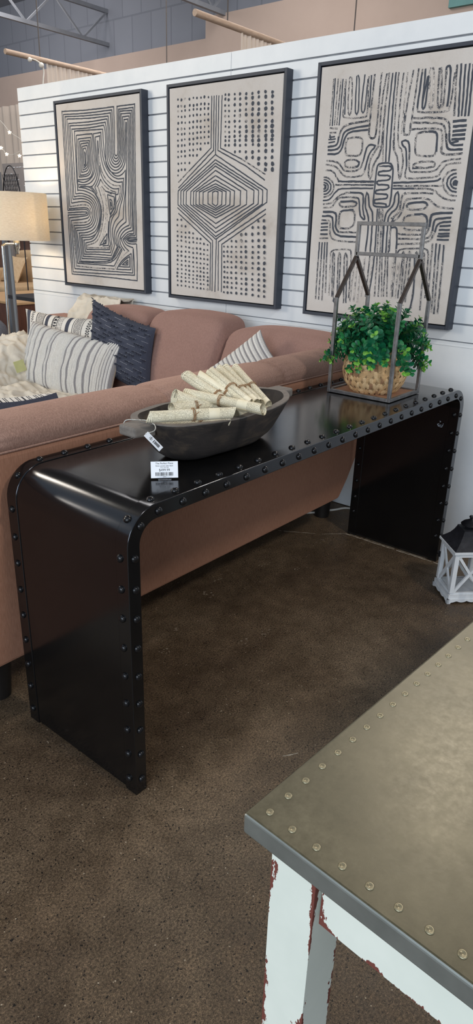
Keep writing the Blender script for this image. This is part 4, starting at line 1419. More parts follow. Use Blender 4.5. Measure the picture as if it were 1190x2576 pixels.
for cx, cy, rs_, sg in ((100, 88, (16, 34, 54, 74), 1), (1070, 58, (44, 70, 100), -1)):
    for r in rs_:
        P = [(cx + sg * r * math.cos(a), cy + r * 0.98 * math.sin(a)) for a in [(-1 + 2 * q / 10) * PI / 2 for q in range(11)]]
        s3(P, .0085, 2 if r > 70 else 1, **g4)
p = tr([(1062, 58)], 780, 440, 2.902)[0]
A.dot(p[0], p[1], .012, .013, 1, rnd)
p = tr([(108, 88)], 780, 440, 2.902)[0]
A.dot(p[0], p[1], .003, .004, 1, rnd)
s3([(222, 196), (332, 190), (342, 215), (325, 230), (232, 236), (212, 215)], .010, 2, closed=True, **g4)
s3([(222, 196), (332, 190), (342, 215)], .011, 1, **g4)
s3([(228, 260), (318, 256), (330, 290), (318, 385), (225, 392), (208, 370), (214, 290)], .010, 2, closed=True, **g4)
s3([(225, 392), (208, 370), (214, 290), (228, 260), (318, 256)], .011, 1, **g4)
s3([(720, 205), (848, 195), (858, 225), (830, 252), (722, 256), (704, 230)], .0105, 2, closed=True, **g4)
s3([(704, 230), (720, 205), (848, 195), (858, 225)], .012, 1, **g4)
s3([(700, 295), (858, 285), (852, 390), (825, 402), (700, 402), (676, 380), (682, 320)], .010, 2, closed=True, **g4)
s3([(760, 290), (860, 285), (850, 392)], .011, 1, **g4)
for (a, c, e, f_) in ((70, 490, 40, 905), (90, 490, 62, 910), (108, 490, 88, 918), (126, 490, 112, 860)):
    mx_, my_ = lerp(a, e, .3), lerp(c, f_, .3)
    s3([(a, c), (mx_, my_)], .0085, 1, **g4)
    s3([(mx_, my_), (e, f_)], .0085, 2, **g4)
for P, sl in (([(150, 565), (172, 545), (288, 540), (302, 560), (295, 700), (282, 900)], 2), ([(150, 565), (138, 880)], 3), ([(160, 890), (165, 585), (172, 570), (182, 585), (168, 925)], 2), ([(198, 920), (205, 590), (215, 570), (226, 588), (205, 925)], 2), ([(245, 935), (250, 590), (260, 572), (272, 585), (268, 700)], 2), ([(270, 640), (262, 935)], 1), ([(175, 900), (172, 930), (190, 932)], 1),
              ([(325, 620), (290, 925)], 3), ([(345, 640), (318, 925)], 3), ([(372, 640), (345, 930)], 3), ([(400, 600), (372, 890)], 3), ([(460, 600), (420, 910)], 3),
              ([(640, 590), (640, 560), (662, 540), (838, 533), (865, 560), (862, 620), (840, 900)], 2), ([(680, 575), (640, 900)], 2), ([(672, 580), (682, 562), (690, 580), (660, 920)], 2), ([(718, 575), (728, 560), (736, 580), (695, 930)], 2), ([(770, 575), (780, 562), (785, 585), (735, 975)], 2), ([(765, 600), (758, 860), (732, 975), (718, 978)], 1), ([(824, 585), (832, 570), (838, 590), (802, 990)], 2), ([(712, 600), (676, 900)], 2),
              ([(895, 500), (866, 830)], 2), ([(922, 500), (912, 640)], 1), ([(912, 640), (886, 1005)], 2), ([(950, 505), (936, 620)], 1), ([(936, 620), (905, 1015)], 2), ([(978, 510), (968, 640)], 1), ([(968, 640), (930, 1015)], 2), ([(610, 600), (588, 900)], 3), ([(648, 640), (620, 900)], 3)): s3(P, .0085, sl, **g4)
# smoky stains on the right canvas
for (px_, py_, r) in ((850, 172, .03), (838, 180, .02), (1170, 125, .02)):
    pass
A.done()

# ------------------------------------------------------------------ dough bowl
bc = Vector((0.508, 0.195, H))
bw = thing('dough_bowl', 'dark carved wooden dough bowl with block handles on the console table', 'bowl', bc)


def bowl_ring(z, inner=False):
    """half length, half width at height z above the table"""
    k = min(1, max(0, z / 0.112))
    a = 0.175 + 0.105 * k ** 0.75
    w = 0.070 + 0.058 * k ** 0.7
    if k < 0.12:
        a -= 0.016 * (1 - k / 0.12) ** 2
        w -= 0.012 * (1 - k / 0.12) ** 2
    return a, w


def sell(a, w, t, e=2.5):
    c, s = math.cos(t), math.sin(t)
    return math.copysign(abs(c) ** (2 / e), c) * a, math.copysign(abs(s) ** (2 / e), s) * w


b = MB()
NB = 72
lev = [0.0, 0.003, 0.008, 0.018, 0.034, 0.055, 0.08, 0.1, 0.110]
rings = []
for z in lev:
    a, w = bowl_ring(z)
    rings.append([(*sell(a, w, 2 * PI * k / NB), z) for k in range(NB)])
th = 0.019
for z in (0.1125, 0.1125, 0.108, 0.085, 0.06, 0.04, 0.026, 0.020):
    a, w = bowl_ring(min(z, 0.112))
    if len(rings) == len(lev): rings.append([(*sell(a - .002, w - .002, 2 * PI * k / NB), z) for k in range(NB)])
    else: rings.append([(*sell(max(.02, a - th - (0.03 if z < .03 else 0)), max(.02, w - th - (.02 if z < .03 else 0)), 2 * PI * k / NB), z) for k in range(NB)])
vs, fs = [], []
for r_ in rings:
    for (x, y, z) in r_:
        sag = 0.0
        vs.append(bc + Vector((x, y + 0.0015 * math.sin(x * 60), z + (0.008 * (x / 0.28) ** 2 if z > 0.05 else 0) + 0.0012 * math.sin(x * 35 + y * 50))))
for i in range(len(rings) - 1):
    for k in range(NB):
        l = (k + 1) % NB
        fs.append((i * NB + k, i * NB + l, (i + 1) * NB + l, (i + 1) * NB + k))
fs.append(tuple(range(NB))[::-1])
fs.append(tuple((len(rings) - 1) * NB + k for k in range(NB)))
b.add(vs, fs)
for i in range(len(rings) - 1):
    for k in range(NB): b.m[i * NB + k] = 1 if i in (len(lev), len(lev) - 1) else 0
b.build('bowl_body', [M['bowl'], M['bowlrim']], bw, smooth=50)
for sg in (-1, 1):
    b = MB()
    xa, xb = 0.262 * sg, 0.328 * sg
    p = []
    for x, hw, z0, z1 in ((xa, 0.036, 0.088, 0.119), (xb, 0.029, 0.093, 0.119)):
        p.append([(bc.x + x, bc.y - hw, bc.z + z0), (bc.x + x, bc.y + hw, bc.z + z0), (bc.x + x, bc.y + hw, bc.z + z1), (bc.x + x, bc.y - hw, bc.z + z1)])
    b.hexa(p[0] + p[1])
    b.build('handle', M['bowlrim'], bw, bevel=0.006, seg=3)
# hanging swing tag on a bead chain
ch = MB()
pA = at(367, 1091, 1, 0.112)
A0 = bc + Vector((-0.30, 0.036, 0.121))
loop = catmull([A0 + Vector((-.004, .002, -.012)), A0 + Vector((0.0, -.004, .001)), A0 + Vector((0.014, -0.020, .003)), A0 + Vector((0.030, -0.048, .003)), A0 + Vector((.026, -.078, -.001)), A0 + Vector((.008, -.096, -.008)), pA], 10)
for p in loop: ch.ball(p, 0.0018, 6, 4)
tg_ = MB()
d = at(405, 1130, 1, 0.101) - pA
s_ = Vector((-.0042, .0025, -.0048))
nn2 = d.cross(s_).normalized() * .0012
if nn2.y > 0: nn2 = -nn2
tg_.hexa([pA - s_, pA + s_, pA + s_ + nn2, pA - s_ + nn2, pA + d - s_, pA + d + s_, pA + d + s_ + nn2, pA + d - s_ + nn2])
tg_.cur = 1
rnd = random.Random(4)
for k in range(26):
    if rnd.random() < .25: continue
    q = pA + d * (0.18 + 0.68 * k / 26) + nn2 * 1.15
    h = rnd.uniform(.45, .75)
    tg_.add([q - s_ * h, q + s_ * h * .6, q + s_ * h * .6 + d * .020, q - s_ * h + d * .020], [(0, 1, 2, 3)])
tgo = tg_.build('hang_tag', [M['card'], M['print']], bw, label='white strip tag on bead chain')
ch.build('bead_chain', M['bead'], tgo, smooth=60)


# ------------------------------------------------------------------ rolled book pages in the bowl
def scroll(p, q, r, label, twine=(0.5,), flare=(0, 0), turns=2.3, seed=0, squash=1.0, ends=True):
    p, q = Vector(p), Vector(q)
    d, a, c = basis(q - p)
    Ln = (q - p).length
    rn = random.Random(seed)
    t = thing('paper_scroll', label, 'scroll', (p + q) / 2, 'rolled book pages in the dough bowl')
    b = MB()
    nu, nv = 26, 60
    ph = rn.uniform(0, 6)
    uv = []
    vs, fs = [], []
    for i in range(nu + 1):
        s = i / nu
        fl_ = 1 + flare[0] * max(0, 1 - s / 0.5) ** 2 + flare[1] * max(0, (s - .5) / 0.5) ** 2
        for j_ in range(nv + 1):
            k = j_ / nv
            an = ph + 2 * PI * turns * k
            rr = r * (0.62 + 0.38 * k) * fl_
            waist = 1 - 0.05 * sum(math.exp(-((s - w) / .05) ** 2) for w in twine)
            sx = s * Ln + (0.006 * math.sin(an * 1.0 + ph) if s in (0, 1) else 0)
            vs.append(p + d * sx + (a * math.cos(an) + c * math.sin(an) * squash) * rr * waist)
            uv.append((s * Ln + seed * .37, k * turns * 2 * PI * r + seed * .21))
    for i in range(nu):
        for j_ in range(nv):
            x = i * (nv + 1) + j_
            fs.append((x, x + nv + 1, x + nv + 2, x + 1))
    b.add(vs, fs)
    b.uv = uv
    b.build('page_roll', M['paper'], t, smooth=60)
    for w in twine:
        tw = MB()
        cc = p + d * (w * Ln)
        for off in (-.0022, .0022):
            ring = [cc + d * (off + 0.001 * math.sin(3 * k)) + (a * math.cos(2 * PI * k / 20) + c * math.sin(2 * PI * k / 20) * squash) * (r * (1 + .5 * (flare[0] if w < .25 else 0)) * 0.965 + .0012) for k in range(20)]
            tw.tube(ring, 0.0011, 5, closed=True)
        up_ = c if c.z > 0 else -c
        side = (CAM - cc)
        side = (side - d * side.dot(d)).normalized()
        kn = cc + side * (r + .001) if abs(side.dot(up_)) < 2 else cc
        for e in (Vector((.010, 0.004, -.006)), Vector((-.006, -.004, -.010)), Vector((.010, -.004, .006))):
            tw.tube([kn, kn + e * .5 + side * .004, kn + e + side * .002], 0.0009, 5)
        tw.build('twine', M['twine'], t, smooth=60)
    return t


def sc2(a, za, c, zc, r, *args, **kw): return scroll(at(a[0], a[1], 2, za), at(c[0], c[1], 2, zc), r, *args, **kw)


sc2((380, 1066), 0.886, (572, 1059), 0.886, .017, 'low paper scroll peeking over near rim below the long tied roll', (0.62,), seed=1)
sc2((372, 1049), 0.924, (588, 1038), 0.924, .0155, 'long tied paper scroll lying across the near side of the bowl', (0.52,), seed=2)
sc2((432, 1030), 0.908, (566, 1016), 0.916, .0165, 'paper scroll with curled-up right end behind the long near roll', (0.45,), (0.1, 0.45), seed=3)
sc2((438, 1002), 0.932, (540, 1024), 0.908, .0200, 'paper scroll with wide flared left mouth, second row at left', (), (0.45, 0), seed=4, turns=1.6)
sc2((470, 990), 0.938, (662, 1030), 0.922, .0150, 'paper scroll slanting over the middle toward the right rim', (0.45,), seed=5)
sc2((470, 944), 0.972, (560, 1006), 0.925, .0170, 'upright-leaning scroll at far left of the fan, broad open end', (0.85,), seed=6)
sc2((500, 946), 0.972, (600, 1010), 0.922, .0165, 'thin leaning scroll tucked second from left in the fan', (0.72,), seed=7)
sc2((527, 936), 0.980, (626, 1018), 0.920, .0200, 'thickest leaning scroll, tied in the middle of the fan', (0.55,), seed=8, turns=1.9)
sc2((551, 931), 0.978, (645, 1018), 0.915, .0155, 'leaning scroll squeezed behind the thickest one', (0.6,), seed=9)
sc2((566, 930), 0.976, (655, 1018), 0.905, .0172, 'leaning scroll with open flared top, second from right in fan', (0.58,), (0.22, 0), seed=10, turns=1.5)
sc2((590, 928), 0.972, (674, 1022), 0.895, .0165, 'rightmost leaning scroll of the fan, printed all along', (0.5,), seed=11)
sc2((592, 1040), 0.898, (622, 1030), 0.895, .014, 'short bit of rolled page at the right inside the bowl', (), seed=12)


# ------------------------------------------------------------------ price card in a clear holder
def text_mesh(txt, size, mat):
    cu = bpy.data.curves.new('print', 'FONT')
    cu.body, cu.size, cu.align_x, cu.align_y = txt, size, 'CENTER', 'CENTER'
    o = bpy.data.objects.new('print', cu)
    COL.objects.link(o)
    dg = bpy.context.evaluated_depsgraph_get()
    me = bpy.data.meshes.new_from_object(o.evaluated_get(dg))
    vs = [v.co.copy() for v in me.vertices]
    fs = [tuple(p.vertices) for p in me.polygons]
    bpy.data.objects.remove(o)
    return vs, fs


pc = thing('price_card', 'small white price card reading $499.99 in clear holder on the console table', 'price tag', (0.207, 0.098, H))
cl, cr = Vector((0.190, 0.122, H + .002)), Vector((0.238, 0.079, H + .002))
ux = (cr - cl).normalized()
wid = 0.0655
cl = (cl + cr) / 2 - ux * wid / 2
nx_ = Vector((-ux.y, ux.x, 0))
if nx_.dot(CAM - cl) < 0: nx_ = -nx_
upv = (Vector((0, 0, 1)) - nx_ * 0.32).normalized()
nf = ux.cross(upv)
if nf.dot(CAM - cl) < 0: nf = -nf
hh = 0.040
b = MB()
b.cur = 0
b.hexa([cl, cl + ux * wid, cl + ux * wid - nf * .0008, cl - nf * .0008, cl + upv * hh, cl + ux * wid + upv * hh, cl + ux * wid + upv * hh - nf * .0008, cl + upv * hh - nf * .0008])
b.cur = 1
for txt, sz, v in (('The Perfect Piece', .0060, .88), ('Rivet console table black', .0042, .73), ('72 X 18 X 30', .0036, .625), ('$499.99', .0082, .47), ('000921', .0030, .06)):
    vs, fs = text_mesh(txt, sz, None)
    b.add([cl + ux * (wid / 2 + q.x) + upv * (hh * v + q.y) + nf * .0004 for q in vs], fs)
rnd = random.Random(9)
xx = 0.011
while xx < wid - .011:
    w0 = rnd.choice([.0005, .0005, .001, .0015])
    q = cl + ux * xx + upv * hh * .13 + nf * .0004
    b.add([q, q + ux * w0, q + ux * w0 + upv * .0085, q + upv * .0085], [(0, 1, 2, 3)])
    xx += w0 + rnd.choice([.0006, .0009, .0012])
b.build('card', [M['card'], M['print']], pc)
b = MB()
m0 = cl + ux * wid / 2
b.box((0, 0, 0), (0, 0, 0)) if False else None
for (a_, e_) in ((m0 - ux * .016 + nf * .004, m0 + ux * .016 + nf * .004),):
    b.bar(a_ + upv * .003, e_ + upv * .003, .0015, .009)
base = m0 - Vector((0, 0, .006))
b.hexa([base - ux * .016 + nf * .012, base + ux * .016 + nf * .012, base + ux * .016 - nf * .016, base - ux * .016 - nf * .016,
        base - ux * .016 + nf * .012 + Vector((0, 0, .003)), base + ux * .016 + nf * .012 + Vector((0, 0, .003)), base + ux * .016 - nf * .016 + Vector((0, 0, .003)), base - ux * .016 - nf * .016 + Vector((0, 0, .003))])
b.v = [Vector((p.x, p.y, max(p.z, H + .0002))) for p in b.v]
b.build('holder', M['acryl'], pc, bevel=.0005)

# ------------------------------------------------------------------ house-shaped metal frame
fx0, fx1, fy0, fy1 = 1.352, 1.583, 0.098, 0.352
fz, zp, zr = H, 1.127, 1.266
cgt = thing('metal_lantern_frame', 'open house-shaped steel frame with handle on console table around the plant', 'lantern', ((fx0 + fx1) / 2, (fy0 + fy1) / 2, H))
s = 0.0125
for (x, y) in ((fx0, fy0), (fx1, fy0), (fx0, fy1), (fx1, fy1)):
    MB().bar((x, y, fz + s), (x, y, zp), s, s, (1, 0, 0)).build('post', M['iron'], cgt, bevel=.001)
b = MB()
for p, q in (((fx0 - s / 2, fy0), (fx1 + s / 2, fy0)), ((fx0 - s / 2, fy1), (fx1 + s / 2, fy1)), ((fx0, fy0 + s / 2), (fx0, fy1 - s / 2)), ((fx1, fy0 + s / 2), (fx1, fy1 - s / 2))):
    b.bar((*p, fz + s / 2), (*q, fz + s / 2), s, s)
b.build('base_rail', M['iron'], cgt, bevel=.001)
MB().box((fx0 + s / 2, fy0 + s / 2, fz + .001), (fx1 - s / 2, fy1 - s / 2, fz + .008)).build('base_board', M['mdf'], cgt)
xm = (fx0 + fx1) / 2
for y in (fy0, fy1):
    for x in (fx0, fx1):
        MB().bar((x, y, zp - .002), (xm, y, zr), s, s, (0, 1, 0)).build('gable_bar', M['rust'], cgt, bevel=.001)
hb = MB()
for y in (fy0, fy1): hb.bar((xm, y, zr - .004), (xm, y, 1.384), s, s, (1, 0, 0))
hb.bar((xm, fy0 - s / 2 - .0003, 1.3783), (xm, fy1 + s / 2 + .0003, 1.3783), s * 1.04, s * 1.04)
hb.bar((xm, fy0, 1.276), (xm, fy1, 1.276), s, s)
hb.build('carrying_handle', M['iron'], cgt, bevel=.001)

# ------------------------------------------------------------------ woven basket with greenery
pcn = Vector(((fx0 + fx1) / 2, (fy0 + fy1) / 2 + .002, H + .008))
pp = thing('potted_plant', 'round woven basket of green eucalyptus sprigs inside the steel frame', 'plant', pcn)
RB_ = [(0.066, 0.0), (0.090, 0.010), (0.108, 0.036), (0.1165, 0.070), (0.113, 0.108), (0.099, 0.140), (0.084, 0.156)]


def brad(h):
    for (r0, h0), (r1, h1) in zip(RB_[:-1], RB_[1:]):
        if h <= h1: return lerp(r0, r1, (h - h0) / (h1 - h0))
    return RB_[-1][0]


b = MB()
b.cur = 1
b.lathe([(0, 0.002)] + [(r - .003, h) for r, h in RB_] + [(.062, .158), (.055, .10), (0, .10)], pcn, 40)
rnd = random.Random(17)
rows = 7
for i in range(rows):
    h0 = 0.003 + i * 0.0222
    r0 = brad(h0 + .008)
    nk = 27
    for k in range(nk):
        for sg in (-1, 1):
            an = 2 * PI * (k + 0.25 * sg + (.5 if i % 2 else 0)) / nk + rnd.uniform(-.01, .01)
            hm = h0 + 0.011
            pos = pcn + Vector((r0 * math.cos(an), r0 * math.sin(an), hm))
            tng = Vector((-math.sin(an), math.cos(an), 0))
            dr = (brad(hm + .004) - brad(max(0, hm - .004))) / .008
            upd = (Vector((math.cos(an) * dr, math.sin(an) * dr, 1))).normalized()
            nr = tng.cross(upd).normalized()
            ax_ = (upd * math.cos(.5) + tng * sg * -math.sin(.5)).normalized()
            bx = nr.cross(ax_).normalized()
            Ls, ws = 0.0255 * rnd.uniform(.9, 1.12), 0.0088 * rnd.uniform(.85, 1.12)
            b.cur = rnd.choice([0, 0, 1, 1, 1, 2])
            vs = []
            for q, wd_ in ((-1, .12), (-.5, .85), (0.1, 1), (.6, .68), (1, .08)):
                c0 = pos + ax_ * q * Ls + nr * .0035 * (1 - q * q)
                vs += [c0 - bx * ws * wd_, c0 + nr * .0038 * wd_, c0 + bx * ws * wd_]
            fs = []
            for q in range(4):
                fs += [(q * 3, q * 3 + 1, q * 3 + 4, q * 3 + 3), (q * 3 + 1, q * 3 + 2, q * 3 + 5, q * 3 + 4)]
            b.add(vs, fs)
b.build('woven_basket', [M['straw1'], M['straw2'], M['straw3']], pp, smooth=75)
lf, stm = MB(), MB()
rnd = random.Random(31)


def leaf(b, p, d, nrm, Ls, wd_):
    d = d.normalized()
    sd = nrm.cross(d)
    if sd.length < 1e-4: return
    sd.normalize()
    nr = d.cross(sd).normalized()
    vs = []
    for q, w in ((0, .10), (.14, .42), (.34, .86), (.58, 1.0), (.8, .84), (.94, .48), (1.0, .12)):
        bend = -0.16 * Ls * q * q
        c0 = p + d * Ls * q + nr * bend
        vs += [c0 - sd * wd_ * w + nr * .16 * wd_ * w, c0 - nr * .05 * wd_, c0 + sd * wd_ * w + nr * .16 * wd_ * w]
    fs = []
    for q in range(6):
        fs += [(q * 3, q * 3 + 1, q * 3 + 4, q * 3 + 3), (q * 3 + 1, q * 3 + 2, q * 3 + 5, q * 3 + 4)]
    b.add(vs, fs)


root = pcn + Vector((0, 0, 0.150))
nsp = 124
for i in range(nsp):
    an = i * 2.39996 + rnd.uniform(-.25, .25)
    el = math.asin(min(1, max(-0.45, lerp(-0.22, 1.0, rnd.random()))))
    hor = Vector((math.cos(an), math.sin(an), 0))
    Ls = lerp(0.178, 0.188, rnd.random()) * (1.0 if el > 0.3 else 1.0) * rnd.uniform(.82, 1.05)
    if abs(math.cos(an)) > .8 and el < .6: Ls *= .86
    lo_ = abs(hor.y)
    if el < .5: Ls *= 0.80 + 0.16 * lo_
    d0 = (hor * math.cos(max(el, .05)) + Vector((0, 0, math.sin(max(el, .05)) + .25))).normalized()
    tipdrop = Vector((0, 0, -0.040 - .05 * max(0, -el * 2)))
    p0 = root + hor * 0.03 * (1 - max(0, el) / 1.6)
    P = catmull([p0, p0 + d0 * Ls * .4, p0 + (hor * math.cos(el) + Vector((0, 0, math.sin(el)))) * Ls * .78 + tipdrop * .15, p0 + (hor * math.cos(el) + Vector((0, 0, math.sin(el)))) * Ls + tipdrop * (.8 if el < .7 else .2)], 4)
    stm.tube(P, [0.0016] * (len(P) - 1) + [.0008], 4)
    N = len(P)
    twist = rnd.uniform(0, 3)
    for k in range(3, N):
        tn_ = (P[min(k + 1, N - 1)] - P[k - 1]).normalized()
        _, a_, c_ = basis(tn_)
        f = k / (N - 1)
        big = rnd.uniform(.9, 1.25) if i % 3 else rnd.uniform(.75, 1.0)
        Lf = lerp(0.030, 0.016, f ** 2) * big
        for sg in (0, 1):
            th_ = twist + k * 1.5 + sg * PI + rnd.uniform(-.3, .3)
            out = a_ * math.cos(th_) + c_ * math.sin(th_)
            dd = (out + tn_ * rnd.uniform(.35, .8) + Vector((0, 0, rnd.uniform(-.15, .25)))).normalized()
            up_ = (tn_ * 1.0 - out * .5 + Vector((0, 0, .6)) + hor * .3)
            if f > 0.93 and i % 2 == 0: lf.cur = 2
            elif f > 0.75 and i % 3 == 0: lf.cur = 2 if rnd.random() < .5 else 1
            else: lf.cur = 0 if rnd.random() < .6 else 1
            leaf(lf, P[k], dd, up_, Lf, Lf * rnd.uniform(.34, .46))
    lf.cur = 2 if i % 2 == 0 else 1
    for q in range(2):
        leaf(lf, P[-1], (P[-1] - P[-3]).normalized() + a_ * (q - .5), Vector((0, 0, 1)), .014, .006)
lf.build('leaves', [M['leaf1'], M['leaf2'], M['leaf3']], pp, smooth=80)
stm.build('stems', M['stem'], pp, smooth=80)
# oval paper tag hanging on the basket
b = MB()
tp = pcn + Vector((0.070, -0.094, 0.098))
tn1 = (Vector((-.35, -1, 0.1))).normalized()
ts = tn1.cross(Vector((0, 0, 1))).normalized()
tu = ts.cross(tn1).normalized()
if tu.z < 0: tu = -tu
b.cur = 0
n_ = 20
oval = [tp + tn1 * .012 + ts * (.0125 * math.cos(2 * PI * k / n_)) + tu * (.036 * math.sin(2 * PI * k / n_)) for k in range(n_)]
b.add(oval + [p - tn1 * .0012 for p in oval], [tuple(range(n_)), tuple(range(2 * n_ - 1, n_ - 1, -1))] + [(k, (k + 1) % n_, n_ + (k + 1) % n_, n_ + k) for k in range(n_)])
b.cur = 1
for k in range(11):
    for cx_ in (-.003, .002):
        q = tp + tn1 * .0125 + ts * cx_ + tu * (.022 - k * .0042)
        b.add([q, q + ts * .0026, q + ts * .0026 + tu * rnd.uniform(.001, .003), q + tu * .002], [(0, 1, 2, 3)])
b.build('hang_tag', [M['card'], M['print']], pp, label='white oval paper tag')

# ------------------------------------------------------------------ white and black candle lantern on the floor
LC = Vector((1.587, -0.193, 0))
ln = thing('candle_lantern', 'whitewashed wooden candle lantern with black roof on floor by the wall', 'lantern', LC)
e1 = Vector((math.cos(math.radians(-45)), math.sin(math.radians(-45)), 0))
e2 = Vector((math.cos(math.radians(45)), math.sin(math.radians(45)), 0))
P3 = lambda a, c, z: LC + e1 * a + e2 * c + Vector((0, 0, z))


def obox(b, a0, a1, c0, c1, z0, z1):
    b.hexa([P3(a0, c0, z0), P3(a1, c0, z0), P3(a1, c1, z0), P3(a0, c1, z0), P3(a0, c0, z1), P3(a1, c0, z1), P3(a1, c1, z1), P3(a0, c1, z1)])


hb_ = 0.080
b = MB()
obox(b, -hb_ + .004, hb_ - .004, -hb_ + .004, hb_ - .004, .018, .036)
obox(b, -hb_ + .012, hb_ - .012, -hb_ + .012, hb_ - .012, .036, .044)
# scalloped skirt
nS = 28
for side in range(4):
    for k in range(nS):
        def sk(t):
            u_ = abs(2 * t - 1)
            if u_ > .80: return 0.0
            return 0.012 - 0.006 * abs(math.sin(u_ * PI * 1.9))
        t0, t1 = k / nS, (k + 1) / nS
        pts = []
        for off in (0, .008):
            for t, zz in ((t0, sk(t0)), (t1, sk(t1)), (t1, .020), (t0, .020)):
                a_ = lerp(-hb_, hb_, t)
                c_ = -hb_ + off
                rot_ = [(a_, c_), (-c_, a_), (-a_, -c_), (c_, -a_)][side]
                pts.append(P3(rot_[0], rot_[1], zz))
        b.hexa(pts)
b.build('base', M['lwhite'], ln)
ht, zb, ze = 0.064, 0.044, 0.215
for sa in (-1, 1):
    for sc_ in (-1, 1):
        b = MB()
        obox(b, sa * ht - .009, sa * ht + .009, sc_ * ht - .009, sc_ * ht + .009, zb, ze)
        b.build('post', M['lwhite'], ln, bevel=.001)
for side in range(4):
    ro = lambda a_, c_: [(a_, c_), (-c_, a_), (-a_, -c_), (c_, -a_)][side]
    b = MB()
    q = lambda a_, z: P3(*ro(a_, -ht - .002), z)
    nrm_ = P3(*ro(0, -1), 0) - LC
    b.bar(q(-ht + .008, zb + .002), q(ht - .008, ze - .012), .011, .008, nrm_)
    b.bar(q(ht - .008, zb + .002), q(-ht + .008, ze - .012), .0105, .007, nrm_)
    b.build('cross_brace', M['lwhite'], ln)
    b = MB()
    b.bar(q(-ht + .008, ze - .007), q(ht - .008, ze - .007), .016, .014, (0, 0, 1))
    b.build('top_rail', M['lwhite'], ln)
    b = MB()
    g = lambda a_, z, c_: P3(*ro(a_, c_), z)
    b.hexa([g(-ht + .009, zb, -ht + .006), g(ht - .009, zb, -ht + .006), g(ht - .009, zb, -ht + .008), g(-ht + .009, zb, -ht + .008), g(-ht + .009, ze, -ht + .006), g(ht - .009, ze, -ht + .006), g(ht - .009, ze, -ht + .008), g(-ht + .009, ze, -ht + .008)])
    b.build('glass_pane', M['glass'], ln)
b = MB()
he = 0.081
obox(b, -he, he, -he, he, ze, ze + .010)
b.build('eave', M['lwhite'], ln, bevel=.001)
b = MB()
rp = [(he - .003, ze + .010), (.066, ze + .024), (.052, ze + .040), (.042, ze + .058), (.035, ze + .076), (.035, ze + .080)]
vs = []
for h_, z in rp:
    vs += [P3(-h_, -h_, z), P3(h_, -h_, z), P3(h_, h_, z), P3(-h_, h_, z)]
fs = []
for i in range(len(rp) - 1):
    for k in range(4):
        l = (k + 1) % 4
        fs.append((i * 4 + k, i * 4 + l, (i + 1) * 4 + l, (i + 1) * 4 + k))
fs.append(tuple((len(rp) - 1) * 4 + k for k in range(4)))
b.add(vs, fs)
b.build('roof', M['lblack'], ln)
b = MB()
for k in range(8):
    a_ = 2 * PI * k / 8
    b.bar(P3(.016 * math.cos(a_), .016 * math.sin(a_), ze + .079), P3(.016 * math.cos(a_), .016 * math.sin(a_), ze + .097), .005, .003)
b.lathe([(.036, .094), (.036, .096), (.026, .106), (.012, .113), (.006, .116), (.006, .121), (.009, .126), (.006, .131), (0, .132)], LC + Vector((0, 0, ze)), 24)
b.lathe([(.0355, .0935), (.012, .098), (0, .098)], LC + Vector((0, 0, ze)), 24)
b.build('chimney_cap', M['lmetal'], ln, smooth=40)
b = MB()
for z in (.150,):
    c0 = P3(-ht - .012, ht * -1.0 + .13, z)
    b.bar(c0 + Vector((0, 0, -.012)), c0 + Vector((0, 0, .012)), .010, .006)
b.build('hinge', M['lmetal'], ln)

# ------------------------------------------------------------------ metal-topped work table, lower right
TZ = 0.76
fa = math.radians(-3.4)
FO = Vector((-0.4375, -0.675, TZ))
FX = Vector((math.cos(fa), math.sin(fa), 0))
FY = Vector((math.sin(fa), -math.cos(fa), 0))        # toward the viewer's right hand
F3 = lambda a, c, z: FO + FX * a + FY * c + Vector((0, 0, z - TZ))
ft = thing('metal_top_table', 'distressed white wooden table with riveted zinc top in the foreground', 'table', (FO.x + .5, FO.y - .4, 0))


def fbox(b, a0, a1, c0, c1, z0, z1):
    b.hexa([F3(a0, c0, z0), F3(a0, c1, z0), F3(a1, c1, z0), F3(a1, c0, z0), F3(a0, c0, z1), F3(a0, c1, z1), F3(a1, c1, z1), F3(a1, c0, z1)])


TLn, TWd = 1.50, 0.85
b = MB()
b.cur = 1
n0 = 0
fbox(b, 0, TLn, 0, TWd, TZ - .028, TZ)
b.m[1] = 0
top_o = b.build('table_top', [M['zinc'], M['zincedge']], ft, bevel=.0035, seg=3)
rz = MB()
rz.lathe([(.0046, -.0002), (.0044, .0006), (.0036, .0011), (.0026, .0006), (.0014, .0001), (0, 0)], (0, 0, 0), 14)
tmp = rz.build('rivet', M['zincrivet'], None, smooth=60)
zme = tmp.data
bpy.data.objects.remove(tmp)
for k in range(28): rivet_at(F3(.021 + k * .0318, .020, TZ + .0002), (0, 0, 1), top_o, zme)
for k in range(1, 16): rivet_at(F3(.020, .020 + k * .0318, TZ + .0002), (0, 0, 1), top_o, zme)


def wear_build(b, name, edges, parent):
    """subdivided board with a vertex value that is high near its worn edges"""
    o = b.build(name, M['white'], parent)
    return o


